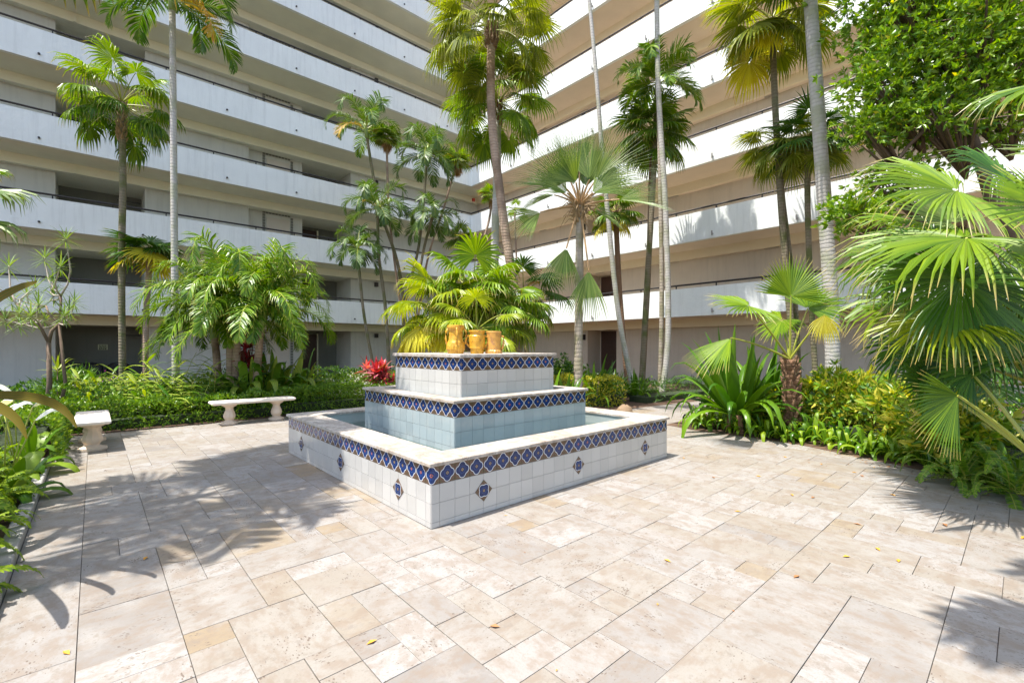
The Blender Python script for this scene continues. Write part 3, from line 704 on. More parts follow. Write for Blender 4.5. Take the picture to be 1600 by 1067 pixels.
def palm(label, tr, d0, d1, rad, top_r, bark, fr, name='fan_palm', cat='palm tree', extra=None, shaft=None, base_z=0, group=None, boots=None, flowers=0, dead=0, rz0=None, skirt=None):
    """tr: pixels of the trunk from base to crown; d0,d1 distances of base and crown"""
    n = len(tr); pts = []
    for i, (px, py) in enumerate(tr):
        s_ = i/(n-1); d = d0+(d1-d0)*s_; p = at(px, py, d)
        if i == 0: p.z = base_z
        pts.append(p)
    base = pts[0].copy(); t = thing(name, label, cat, base, 0, group)
    loc = [p-base for p in pts]
    me, path = trunk_mesh(loc, rad, top_r, bark); link('trunk', me, t)
    top = loc[-1]; r = random.Random(sum(map(ord, label)))
    if shaft:
        m = MB(); up = (loc[-1]-loc[-2]).normalized(); h, sr = shaft
        m.tube([top-up*h*.55, top-up*h*.5, top-up*h*.1, top+up*h*.3], [top_r*1.0, sr*1.1, sr, sr*.55], 10); link('crown_shaft', m.mesh('crown_shaft', 'shaft', True), t)
    if boots:
        m = MB(); bl, bh, br, bm = boots
        for i in range(bl):
            a = i*2.4; z = top.z-bh*(1-i/bl); c = Vector((top.x, top.y, z)); o = Vector((math.cos(a), math.sin(a), 0)); q = c+o*top_r*.7
            m.tube([q, q+o*br*.5+Vector((0, 0, br*.7)), q+o*br*.9+Vector((0, 0, br*1.7))], [.035+br*.12, .025+br*.08, .006], 5)
        link('leaf_bases', m.mesh('leaf_bases', bm), t, kind='stuff')
    kinds = fr['kinds']; cnt = fr['n']; e0, e1 = fr.get('e', (1.35, -.6)); a0 = rz0 if rz0 is not None else r.uniform(0, 6)
    for i in range(cnt):
        s_ = (i+.5)/cnt; e = e0+(e1-e0)*s_**fr.get('p', .85); e = round(e/.22)*.22; az = a0+i*2.39996+r.uniform(-.2, .2)
        ty = fr['type']; v = i % 2
        mats = kinds[0]
        for lim, mt in fr.get('old', []):
            if s_ > lim: mats = mt
        if ty == 'fan': me = fan_frond('frond', e, mats, fr['R'], fr['pet'], fr['droop']*(.6+.8*s_), v, fr.get('seg', 30), fr.get('span', 290), fr.get('split', .5), fr.get('wid', 1.), fr.get('pr', .012), fr.get('sag', .35))
        else: me = pin_frond('frond', e, mats, fr['L'], fr['ll'], fr.get('seg', 36), fr['sag'], v, fr.get('w', .035), fr.get('vee', .25), fr.get('ldroop', .5), fr.get('bare', .14), fr.get('fa', 50), fr.get('plum', 0))
        sc = r.uniform(.86, 1.1)
        mat = Matrix.Translation(top+Vector((0, 0, r.uniform(-.12, .02)*(1+2*s_)*fr.get('R', 1)*.6))) @ Matrix.Rotation(az, 4, 'Z') @ Matrix.Rotation(r.uniform(-.25, .25), 4, 'X') @ Matrix.Scale(sc, 4)
        link('frond', me, t, mat)
    for i in range(fr.get('hang', 0)):
        link('frond', fan_frond('frond', -1.3, kinds[0], fr['R']*.8, fr['pet'], .5, 7, 34, 120, .5, .9, .02, .2), t, Matrix.Translation(top) @ Matrix.Rotation([-2.25, .55][i % 2], 4, 'Z'))
    if flowers:
        for i in range(flowers):
            a = r.uniform(0, 6.28); m = MB(); e = r.uniform(.2, .9); Lf = fr.get('R', .6)*r.uniform(1., 1.5)
            c = curve(Vector((0, 0, 0)), elev(e), Lf, .5, 7); m.tube(c, .008, 4)
            for q in range(150):
                f = r.uniform(2.2, 7); k_ = min(6, int(f)); p = c[k_].lerp(c[k_+1], f-k_); d = Vector((r.gauss(0, 1), r.gauss(0, 1), r.gauss(0, 1)-.4)).normalized()*r.uniform(.03, .13)
                s2 = d.cross(Vector((.3, .2, 1))).normalized()*.008; m.add([p-s2, p+s2, p+d], [(0, 1, 2)])
            link('flower_spray', m.mesh('flower_spray', 'flower'), t, Matrix.Translation(top) @ Matrix.Rotation(a, 4, 'Z'))
    if skirt:
        for i in range(skirt):
            me = fan_frond('frond', -1.1, ('dead', 'pets'), fr.get('R', .6)*.8, fr.get('pet', .5)*.6, .9, i % 2, 22, 200, .5)
            link('dry_frond', me, t, Matrix.Translation(top+Vector((0, 0, -.1))) @ Matrix.Rotation(i*2.1+r.uniform(0, 1), 4, 'Z'))
    return t

def FAN(n, R, pet, droop, mats=('fan', 'pet'), **k): return dict(type='fan', n=n, R=R, pet=pet, droop=droop, kinds=[mats], **k)
def PIN(n, L_, ll, sag, mats=('pin', 'pet'), **k): return dict(type='pin', n=n, L=L_, ll=ll, sag=sag, kinds=[mats], **k)
Y_ = ('yel', 'pet'); DEADM = ('dead', 'pets')

# ---- tall palms of the left bed
palm('slender feather palm with pale grey trunk, second from the left, crown cut off', [(275, 600), (273, 420), (271, 200), (269, -8)], 12.0, 12.0, .085, .07, 'trunkg',
     PIN(13, 2.1, .62, .9, ('pin', 'pet'), w=.04, seg=44, e=(1.2, -.25), old=[(.9, ('pinor', 'pet'))]), 'feather_palm', shaft=(.8, .085))
palm('fan palm with rough brown trunk, leftmost tall palm in front of the left wing', [(192, 600), (190, 420), (192, 280), (190, 160)], 13.0, 13.0, .082, .08, 'trunkd',
     FAN(26, .78, 1.0, .95, ('fanl', 'pet'), e=(1.3, -.6), wid=.75, old=[(.5, ('fan', 'pet'))]), boots=(44, 1.1, .10, 'bootm'))
palm('small fan palm with two bright yellow leaves beside the slender grey trunk', [(228, 600), (228, 500), (232, 440), (233, 392)], 13.6, 13.6, .07, .075, 'trunkb',
     FAN(16, .8, .45, .35, ('fand', 'pet'), e=(1.1, -.3), old=[(.72, Y_)]), boots=(10, .25, .06, 'fibre'))
for i, (bx_, tx, ty, lab) in enumerate([(360, 359, 470, 'first grey trunk'), (368, 372, 492, 'slim yellow shafted trunk'), (398, 411, 478, 'rightmost trunk leaning right'), (343, 332, 500, 'short yellow trunk at the far left')]):
    palm('bushy feather palm before the left wing, '+lab, [(bx_, 610), (bx_*.6+tx*.4, 560), (tx, ty)], 10.6, 10.6+(.3 if i == 3 else 0), .085, .075, 'trunkb',
         PIN([24, 21, 24, 13][i], [2.1, 1.85, 2.1, 1.5][i], .46, .85, [('pinl', 'pet'), ('pin', 'pet'), ('pinl', 'pet'), ('pinl', 'pet')][i], w=.027, seg=60, e=(1.4, -.05), vee=.15, ldroop=.5, plum=.3), 'feather_palm', shaft=(.9, .085), group='feather palms of the clump before the left wing')
# ---- slim ringed palms near the inner corner
G3 = 'slender palms in front of the inner corner'
palm('slender feather palm with an orange lower frond, tallest of the thin trunks', [(640, 590), (625, 430), (592, 320), (571, 200)], 18.5, 18.5, .075, .05, 'trunkd',
     PIN(11, 2.0, .55, .85, ('ping', 'pet'), w=.034, seg=42, e=(1.2, .0), old=[(.75, ('pinl', 'pet')), (.88, ('pinor', 'pet'))]), 'feather_palm', shaft=(.8, .08), group=G3)
palm('thin fan palm with dry skirt and cream flowers right of the tallest thin palm', [(645, 590), (622, 450), (608, 330), (604, 215)], 18.8, 18.8, .045, .045, 'trunkb',
     FAN(18, .5, .35, .35, ('fan', 'pet'), e=(1.4, -.2), seg=24, old=[(.85, ('fano', 'pet'))]), group=G3, flowers=2, skirt=4)
palm('feather palm with grey green drooping fronds in the middle of the thin trunks', [(655, 590), (630, 500), (655, 380), (668, 235)], 18.0, 18.0, .06, .05, 'trunkd',
     PIN(17, 1.7, .5, .95, ('ping', 'pet'), w=.032, seg=42, e=(1.35, -.3)), 'feather_palm', shaft=(.6, .06), group=G3)
palm('thin leaning fan palm with orange flowers nearest the inner corner', [(640, 590), (665, 420), (695, 320), (714, 252)], 19.5, 19.5, .045, .045, 'trunkb',
     FAN(17, .5, .3, .35, ('fanl', 'pet'), e=(1.4, -.2), seg=24, old=[(.85, ('fano', 'pet'))]), group=G3, flowers=3, skirt=5)
palm('low feather palm with two yellow fruit sprays behind the feather clump', [(610, 595), (602, 480), (592, 400), (590, 322)], 17.2, 17.2, .065, .05, 'trunkd',
     PIN(15, 1.7, .5, .95, ('ping', 'pet'), w=.032, seg=42, e=(1.3, -.25)), 'feather_palm', shaft=(.7, .075), group=G3, flowers=2)
palm('lowest of the thin feather palms with curled silvery fronds and a green spear', [(590, 600), (570, 500), (562, 430), (558, 385)], 16.8, 16.8, .055, .045, 'trunkd',
     PIN(14, 1.4, .45, 1., ('ping', 'pet'), w=.032, seg=40, e=(1.3, -.2)), 'feather_palm', shaft=(.7, .07), group=G3)
palm('dark drooping feather palm over the yellow lower palms', [(655, 590), (650, 480), (660, 400), (678, 330)], 17.5, 17.5, .05, .05, 'trunkd',
     PIN(14, 1.5, .45, 1.1, ('ping', 'pet'), w=.032, seg=40, e=(1.0, -.5)), 'feather_palm', shaft=(.5, .055), group=G3)
palm('small bright fan palm straight below the inner corner', [(722, 590), (722, 500), (721, 430), (720, 370)], 19.0, 19.0, .05, .05, 'trunkb',
     FAN(11, .5, .5, .5, ('fan', 'pet'), e=(1.2, -.5), seg=24), group=G3)
palm('thin fan palm with orange flowers hidden behind the thick grey trunk', [(735, 590), (745, 430), (765, 340), (768, 305)], 18.5, 18.5, .045, .045, 'trunkb',
     FAN(13, .4, .28, .35, ('fanl', 'pet'), e=(1.4, -.2), seg=22), group=G3, flowers=2, skirt=3)
palm('tiny bright fan palm right of the central trunk before the white parapet', [(808, 590), (808, 450), (806, 380), (804, 328)], 18.5, 18.5, .035, .035, 'trunkb',
     FAN(7, .35, .4, .4, ('fanl', 'pet'), e=(1.1, -.3), seg=20), group=G3)
# ---- central palms behind the fountain
palm('tallest fan palm with thick brown trunk and hanging olive leaves behind the fountain', [(812, 600), (806, 480), (785, 330), (768, 180), (768, 42)], 11.6, 11.6, .125, .10, 'trunkb',
     FAN(36, .95, 1.2, .8, ('fano', 'pet'), e=(1.25, -.45), seg=36, wid=.6, split=.38, p=.75), boots=(40, .55, .14, 'fibre'))
palm('fan palm with smooth grey trunk behind the tallest palm', [(772, 600), (773, 400), (777, 260), (777, 158)], 13.6, 13.6, .13, .10, 'trunkg',
     FAN(26, .9, 1.15, .85, ('fanl', 'pet'), e=(1.2, -.7), seg=34, wid=.8, split=.45), boots=(28, .8, .12, 'fibre'))
GB = 'bushy low fan palms behind the jugs'
for (bx_, tx, ty, n_, R_, lab, mt, d_) in [(722, 738, 458, 22, .76, 'tallest bright green one', ('fanl', 'pet'), 10.6), (700, 688, 488, 20, .74, 'left one with yellow lower leaves', ('fany', 'pet'), 10.2),
                                   (775, 785, 480, 18, .64, 'right one with paler leaves', ('fanl', 'pet'), 10.4), (740, 745, 515, 13, .55, 'lowest one right behind the middle jug', ('fany', 'pet'), 9.4)]:
    palm('low bushy fan palm behind the jugs, '+lab, [(bx_, 600), (bx_*.5+tx*.5, 560), (tx, ty)], d_, d_, .08, .07, 'trunkb',
         FAN(n_, R_, .8, .75, mt, e=(1.3, -.45), seg=32, pr=.011, old=[(.82, Y_)] if 'yellow' in lab else [(.95, ('fano', 'pet'))]), group=GB, boots=(12, .3, .06, 'fibre'), flowers=2 if 'tallest' in lab else 0)
palm('fan palm with dark leaves and yellowing edge right of the central trunk', [(825, 600), (822, 520), (818, 455)], 12.2, 12.2, .06, .06, 'trunkb',
     FAN(12, .7, .75, .6, ('fand', 'pet'), e=(1.2, -.6), old=[(.85, ('fano', 'pet'))]), flowers=1)
# ---- right wing palms
palm('bare pale leaning trunk right of the silvery palm, its crown above the frame', [(992, 606), (965, 480), (942, 250), (930, 100), (905, -160)], 14.2, 13.8, .085, .05, 'trunkg',
     PIN(9, 1.7, .5, .9, ('pin', 'pet'), w=.04, e=(1.3, 0)), 'feather_palm', shaft=(.6, .06))
palm('fan palm with shaggy brown trunk and yellowing leaf beside the silvery palm', [(982, 606), (970, 480), (965, 400), (962, 330)], 14.8, 14.8, .08, .085, 'fibre',
     FAN(17, .62, .5, .55, ('fan', 'pet'), e=(1.3, -.6), old=[(.82, ('yel', 'pet'))]), boots=(16, .5, .07, 'fibre'))
palm('feather palm with bright arching fronds, highest crown over the paired trunks', [(1002, 606), (1012, 430), (1022, 260), (1028, 128)], 15.4, 15.0, .10, .08, 'trunkd',
     PIN(16, 1.75, .6, .85, ('pinl', 'pet'), w=.04, seg=46, e=(1.3, -.3)), 'feather_palm', shaft=(.7, .09))
palm('dense dark fan palm directly beneath the bright feather palm', [(1003, 606), (1013, 430), (1017, 290), (1020, 205)], 15.9, 15.6, .085, .085, 'fibre',
     FAN(28, .85, .8, .6, ('fan', 'pet'), e=(1.3, -.6)), boots=(18, .6, .08, 'fibre'))
palm('mottled white trunk, right one of the close pair, crown above the frame', [(1034, 612), (1044, 520), (1040, 330), (1028, 120), (1026, -140)], 14.2, 13.8, .09, .07, 'trunkg',
     PIN(9, 1.7, .5, .9, ('pin', 'pet'), w=.04, e=(1.3, 0)), 'feather_palm', shaft=(.6, .075))
palm('greenish grey trunk, left one of the close pair, crown above the frame', [(1031, 612), (1034, 450), (1030, 200), (1024, -90)], 14.4, 14.0, .075, .06, 'trunkm',
     PIN(8, 1.6, .5, .9, ('pin', 'pet'), w=.04, e=(1.3, 0)), 'feather_palm', shaft=(.6, .06))
palm('fan palm with a big yellow leaf at the top, on a dark grey trunk', [(1248, 612), (1228, 420), (1213, 200), (1206, 28)], 12.2, 12.0, .085, .075, 'trunkd',
     FAN(22, 1.1, .9, .6, ('fano', 'pet'), e=(1.2, -.8), seg=40, wid=.8, old=[(.9, Y_)]))
palm('thickest pale ringed trunk on the right, crown above the frame', [(1303, 625), (1298, 470), (1284, 260), (1266, 0), (1258, -110)], 10.2, 9.8, .155, .12, 'trunkg',
     FAN(16, .95, .9, .7, ('fan', 'pet'), e=(1.1, -.45), seg=34), boots=(12, .3, .1, 'fibre'))
palm('fan palm with narrow trunk and mixed yellow leaves left of the thickest trunk', [(1277, 612), (1268, 480), (1262, 330), (1262, 215)], 11.8, 11.6, .065, .07, 'trunkd',
     FAN(24, .78, .66, .45, ('fand', 'pet'), e=(1.2, -.75), seg=32, wid=.75, split=.38, old=[(.75, ('fano', 'pet'))]), boots=(14, .5, .06, 'fibre'))
palm('fan palm half hidden behind the narrow one with hanging olive leaves', [(1250, 612), (1243, 480), (1222, 300), (1216, 220)], 12.4, 12.2, .06, .06, 'trunkd',
     FAN(16, .75, .65, .5, ('fano', 'pet'), e=(1.0, -.8), seg=30, wid=.75, split=.38))
# palms whose shadows fall on the paving (crowns outside the picture)
palm('coconut palm left of the picture whose shadow crosses the paving', [], 0, 0, .1, .1, 'trunkg', PIN(1, 2, .5, .8), 'feather_palm') if False else None
def palm_xy(label, base, top, r0, r1, bark, fr, name, **k):
    def px(p):
        v = Vector(p)-CAM; d = v.x*CS+v.y*SN; return d, v.x*SN-v.y*CS
    b, tp = Vector(base), Vector(top)
    global at; old = at; pts = [b, b.lerp(tp, .5)+Vector((.1, .05, 0)), tp]; at = lambda i, _y, _d: pts[i].copy()
    t = palm(label, [(0, 0), (1, 0), (2, 0)], 1, 1, r0, r1, bark, fr, name, **k); at = old; return t
GS = 'palms beside the paving whose shadows fall on it'
palm_xy('tall feather palm rising from the left bed outside the picture', (-4.9, 2.2, 0), (-3.75, 2.75, 6.6), .12, .09, 'trunkg', PIN(15, 2.3, .6, .9, ('pin', 'pet'), w=.05, e=(1.2, -.2)), 'feather_palm', shaft=(.8, .1), group=GS)
palm_xy('tall fan palm rising from the left bed outside the picture', (-4.4, 3.2, 0), (-2.4, 3.6, 7.1), .12, .09, 'trunkb', FAN(20, .9, .9, .7, ('fan', 'pet'), e=(1.2, -.4)), 'fan_palm', group=GS)
palm_xy('feather palm leaning over the paving behind the camera', (-2.9, -5.4, 0), (.1, -4.3, 6.2), .12, .09, 'trunkg', PIN(13, 2.2, .6, .8, ('pin', 'pet'), w=.05, e=(1.2, -.2)), 'feather_palm', shaft=(.8, .1), group=GS)

# ---- near fan palms at the right: every leaf placed on its own petiole
def near_palm(label, base, crown, leaves, r=.1, name='fan_palm', bark='fibre', boots=None, crownboots=0):
    t = thing(name, label, 'palm tree', base); b = Vector(base); c = Vector(crown)
    me, _ = trunk_mesh([Vector((0, 0, 0)), (c-b)*.5, c-b], r, r*.85, bark, seg=12, bumpy=.06); link('trunk', me, t)
    rr = random.Random(len(label))
    if crownboots:
        m = MB(); c0_ = c-b
        for i in range(crownboots):
            a = i*2.4; q = c0_+Vector((math.cos(a)*r*.7, math.sin(a)*r*.7, -.45+.5*i/crownboots)); o = Vector((math.cos(a), math.sin(a), 0)); k_ = rr.uniform(.7, 1.6)
            m.tube([q, q+o*.09*k_+Vector((0, 0, .12*k_)), q+o*.2*k_+Vector((0, 0, .14*k_)), q+o*.32*k_+Vector((0, 0, rr.uniform(-.1, .12)))], [.035, .025, .012, .005], 5)
        link('leaf_bases', m.mesh('leaf_bases', 'bootm'), t, kind='stuff')
    if boots:
        m = MB()
        for i in range(boots):
            a = i*2.4; z = (c-b).z*(.15+.85*i/boots); o = Vector((math.cos(a), math.sin(a), 0)); q = (c-b)*(z/max(.01, (c-b).z))+o*r*.75
            m.tube([q, q+o*.05+Vector((0, 0, .07)), q+o*.09+Vector((0, 0, .15))], [.045, .035, .008], 5)
        link('leaf_bases', m.mesh('leaf_bases', 'fibre'), t, kind='stuff')
    for hub, tip, nrm, R, mats, kw in leaves:
        hub = Vector(hub); tip = Vector(tip); m = MB(); dirx = (tip-hub).normalized(); st = c.copy(); mid = st.lerp(hub, .5)+Vector((0, 0, .06*(hub-st).length))
        pts = [(st*(1-u)**2+mid*2*u*(1-u)+hub*u*u)-b for u in [i/8 for i in range(9)]]
        m.tube(pts, [(.02-.0013*i)*(1.7 if mats[1] == 'pets' else 1) for i in range(9)], 6, 1)
        fan_blade(m, hub-b, dirx, Vector(nrm), R, kw.get('n', 44), kw.get('span', 300), kw.get('droop', .6), kw.get('split', .55), kw.get('wid', .8), 0, rr, kw.get('cup', .12), kw.get('asp', .25))
        link('frond', m.mesh('frond', list(mats)), t)
UPV = (0, 0, 1); TOC = Vector((-CS, -SN, 0))
def nv(up, cam_, right=0): return Vector((0, 0, up))+TOC*cam_+Vector((SN, -CS, 0))*right
BP = gr(1650, 4.6); CP = at(1640, 610, 4.6)
near_palm('big light green fan palm reaching in from the right edge of the picture', BP, CP, [
    (at(1495, 298, 4.5), at(1330, 275, 4.3), nv(.75, .8, .1), 1.15, ('fanl', 'pet'), dict(droop=.5, span=270, n=64, asp=.5, wid=.65)),
    (at(1510, 372, 3.9), at(1350, 392, 3.8), nv(.9, .4, -.1), 1.1, ('fanl', 'pet'), dict(droop=.62, span=330, n=74, wid=.7)),
    (at(1500, 437, 4.0), at(1450, 520, 3.8), nv(.5, 1), .95, ('fand', 'pet'), dict(droop=.45, span=330, n=70)),
    (at(1480, 498, 4.1), at(1340, 535, 4.0), nv(1, .3, -.3), .82, ('fany', 'pet'), dict(droop=.6, span=220, n=54, wid=.7)),
    (at(1490, 350, 5.2), at(1400, 300, 5.2), nv(.6, .9), .8, ('silver', 'pet'), dict(droop=.25, span=260, n=40)),
    (at(1430, 470, 5.0), at(1320, 480, 5.0), nv(1, .4), .95, ('fanl', 'pet'), dict(droop=.75, span=320, n=66, wid=.7)),
    (at(1400, 400, 5.4), at(1330, 430, 5.4), nv(.8, .6), .85, ('fan', 'pet'), dict(droop=.8, span=300, n=56, wid=.7)),
    (at(1420, 540, 5.6), at(1360, 580, 5.6), nv(.8, .6), .6, ('fand', 'pet'), dict(droop=.6, span=300, n=44)),
    (at(1540, 600, 5.8), at(1480, 620, 5.8), nv(.8, .6), .55, ('fand', 'pet'), dict(droop=.5, span=300, n=44)),
    (at(1440, 350, 5.0), at(1360, 330, 5.0), nv(.9, .4), .8, ('fanl', 'pet'), dict(droop=.6, span=240, n=50, wid=.65)),
    (at(1570, 280, 5.2), at(1500, 230, 5.2), nv(.7, .7), .85, ('fand', 'pet'), dict(droop=.6, span=280, n=56)),
    (at(1555, 400, 4.3), at(1500, 500, 4.1), nv(.8, .5), .8, ('fan', 'pet'), dict(droop=.85, span=300, n=56, wid=.65)),
    (at(1450, 420, 4.6), at(1340, 440, 4.5), nv(.9, .4), .8, ('fan', 'pet'), dict(droop=.8, span=260, n=50, wid=.65)),
    (at(1540, 520, 4.8), at(1460, 560, 4.8), nv(.9, .4), .8, ('fand', 'pet'), dict(droop=.8, span=280, n=50, wid=.65)),
    (at(1600, 470, 4.4), at(1700, 480, 4.2), nv(1, .5), .8, ('fan', 'pet'), dict(droop=.5, span=320, n=60)),
    (at(1480, 560, 4.6), at(1400, 600, 4.5), nv(.8, .6), .62, ('fand', 'pet'), dict(droop=.7, span=300, n=40)),
    (at(1570, 560, 5.2), at(1500, 590, 5.2), nv(.8, .6), .6, ('fand', 'pet'), dict(droop=.5, span=300, n=40)),
], .11)
near_palm('fan palm with huge bright leaves cut by the right edge high up', gr(1760, 3.6), at(1760, 560, 3.6), [
    (at(1650, 325, 3.3), at(1500, 335, 3.2), nv(.7, .9), .60, ('fanl', 'pet'), dict(droop=.15, span=330, n=50)),
    (at(1640, 130, 4.2), at(1540, 150, 4.1), nv(.9, .3), .72, ('fan', 'pet'), dict(droop=.65, span=320, n=56, wid=.7)),
    (at(1690, 250, 3.3), at(1560, 200, 3.2), nv(.9, .4), .5, ('silver', 'pet'), dict(droop=.3, span=260, n=40)),
], .12)
near_palm('low fan palm leaf pointing left over the dark ground cover', (3.95, -3.6, 0), at(1640, 735, 3.7), [
    (at(1497, 618, 3.7), at(1400, 690, 3.55), nv(.25, 1, .7), .56, ('fan', 'pet'), dict(droop=.12, span=115, n=30, split=.6, wid=.85)),
    (at(1600, 560, 4.0), at(1660, 480, 3.9), nv(.8, .6), .6, ('fand', 'pet'), dict(droop=.4, span=280, n=36)),
    (at(1455, 600, 4.6), at(1420, 560, 4.6), nv(.4, 1), .5, ('fand', 'pet'), dict(droop=.3, span=220, n=32)),
    (at(1520, 585, 4.2), at(1475, 555, 4.2), nv(.4, 1), .5, ('fand', 'pet'), dict(droop=.3, span=220, n=32)),
], .06)
BQ = gr(1240, 7.7)
near_palm('young fan palm with shaggy red brown trunk and long yellow petioles', BQ, at(1234, 562, 7.7), [
    (at(1236, 463, 7.6), at(1248, 400, 7.6), nv(.3, 1), .72, ('fanl', 'pet'), dict(droop=.05, span=190, n=36, split=.6)),
    (at(1170, 478, 7.4), at(1120, 470, 7.2), nv(1, .5), .72, ('fanl', 'pet'), dict(droop=.35, span=260, n=38)),
    (at(1142, 528, 7.0), at(1090, 570, 6.9), nv(.8, .3, -.5), .85, ('fanl', 'pet'), dict(droop=.35, span=90, n=26)),
    (at(1262, 482, 7.7), at(1330, 440, 7.7), nv(.9, .6), .70, ('fan', 'pet'), dict(droop=.3, span=200, n=34)),
    (at(1289, 492, 7.3), at(1288, 560, 7.2), nv(.2, 1), .5, ('yel', 'pet'), dict(droop=.6, span=120, n=24)),
    (at(1222, 500, 8.0), at(1196, 520, 8.0), nv(.9, .4), .55, ('fanl', 'pet'), dict(droop=.5, span=260, n=32)),
], .085, boots=44)
def sp(x, y, q=0): return at(x, y, 11.0+q)
near_palm('large silvery fan palm with stiff upright leaves right of the jugs', gr(903, 11.0), at(906, 322, 11.0), [
    (sp(888, 276, .2), sp(872, 200, .2), nv(0.1, 1, 1.15), 1.2, ('silver', 'pets'), dict(cup=0.35, droop=.1, span=105, n=30, split=.34, wid=.6, asp=.35)),
    (sp(921, 281, -.3), sp(925, 184, -.3), nv(0.1, 1, -0.9), 1.5, ('silver', 'pets'), dict(cup=0.50, droop=.06, span=95, n=32, split=.34, wid=.6, asp=.35)),
    (sp(931, 281), sp(1010, 225), nv(0.5, 1, 0.9), 1.5, ('silver', 'pets'), dict(cup=0.35, droop=.15, span=105, n=32, split=.34, wid=.6, asp=.35)),
    (sp(879, 289, -.4), sp(836, 238, -.6), nv(0.3, 1, -0.7), 1.25, ('silver', 'pets'), dict(cup=0.50, droop=.12, span=115, n=32, split=.34, wid=.6, asp=.35)),
    (sp(862, 292, .4), sp(790, 275, .6), nv(0.7, 1, 0.9), 1.2, ('silver', 'pets'), dict(cup=0.35, droop=.2, span=95, n=28, split=.36, wid=.6)),
    (sp(968, 312, -.2), sp(1052, 322, -.4), nv(1, 0.55, -0.8), 1.3, ('silver', 'pets'), dict(cup=0.50, droop=.2, span=105, n=30, split=.36, wid=.6)),
    (sp(844, 332, .2), sp(796, 361, .2), nv(0.8, 0.6, 0.9), .95, ('silver', 'pets'), dict(cup=0.35, droop=.3, span=95, n=26, split=.5)),
    (sp(905, 268, .5), sp(905, 200, .7), nv(0, 1, -0.8), 1.1, ('silver', 'pets'), dict(cup=0.50, droop=.1, span=105, n=30, split=.5)),
    (sp(930, 330, .9), sp(985, 360, 1.3), nv(0.9, 0.5, 0.9), .95, ('silver', 'pets'), dict(cup=0.35, droop=.3, span=115, n=28, split=.5)),
    (sp(900, 285, -.6), sp(862, 235, -.8), nv(0.3, 1, -0.7), 1.2, ('silver', 'pets'), dict(cup=0.50, droop=.12, span=95, n=28, split=.34, wid=.6)),
    (sp(940, 296, .5), sp(1000, 262, .7), nv(0.5, 1, 0.9), 1.25, ('silver', 'pets'), dict(cup=0.35, droop=.2, span=105, n=28, split=.34, wid=.6)),
    (sp(912, 290, .9), sp(950, 215, 1.2), nv(0.3, 1, -0.8), 1.1, ('silver', 'pets'), dict(cup=0.50, droop=.12, span=95, n=28, split=.34, wid=.6)),
    (sp(866, 305, .8), sp(812, 325, 1.1), nv(0.9, 0.6, 0.9), 1.1, ('silver', 'pets'), dict(cup=0.35, droop=.3, span=105, n=28, split=.42)),
    (sp(895, 290, .6), sp(878, 232, .7), nv(.2, 1, .6), 1.05, ('silver', 'pets'), dict(cup=.4, droop=.15, span=95, n=28, split=.36, wid=.6)),
    (sp(916, 292, .7), sp(938, 228, .8), nv(.2, 1, -.6), 1.1, ('silver', 'pets'), dict(cup=.4, droop=.15, span=95, n=28, split=.36, wid=.6)),
    (sp(926, 302, -.5), sp(982, 268, -.6), nv(.6, 1, -.3), 1.1, ('silver', 'pets'), dict(cup=.3, droop=.25, span=110, n=28, split=.36, wid=.6)),
    (sp(886, 302, -.5), sp(828, 262, -.6), nv(.6, 1, .3), 1.1, ('silver', 'pets'), dict(cup=.3, droop=.25, span=110, n=28, split=.36, wid=.6)),
    (sp(885, 388, -.3), sp(868, 470, -.3), nv(.1, 1, .2), 1.05, ('silver', 'pets'), dict(droop=.3, span=80, n=22, split=.5)),
    (sp(920, 423, -.3), sp(914, 505, -.3), nv(.1, 1, -.2), 1.3, ('silver', 'pets'), dict(droop=.4, span=70, n=22, split=.45)),
], .105, bark='trunkm', boots=None, crownboots=34)
# silver fan fronds at the far left edge
near_palm('silvery palm reaching in from the left edge above the pale branched tree', gr(-60, 7.0), at(-60, 360, 7.0), [
    (at(-30, 300, 7.0), at(50, 290, 7.0), nv(1, .4), .85, ('silver', 'pet'), dict(droop=.75, span=260, n=34)),
    (at(-40, 345, 6.8), at(40, 350, 6.8), nv(1, .3), .8, ('silver', 'pet'), dict(droop=.8, span=240, n=32)),
    (at(-30, 270, 7.2), at(30, 250, 7.2), nv(1, .3), .5, ('fan', 'pet'), dict(droop=.6, span=240, n=30))], .09)

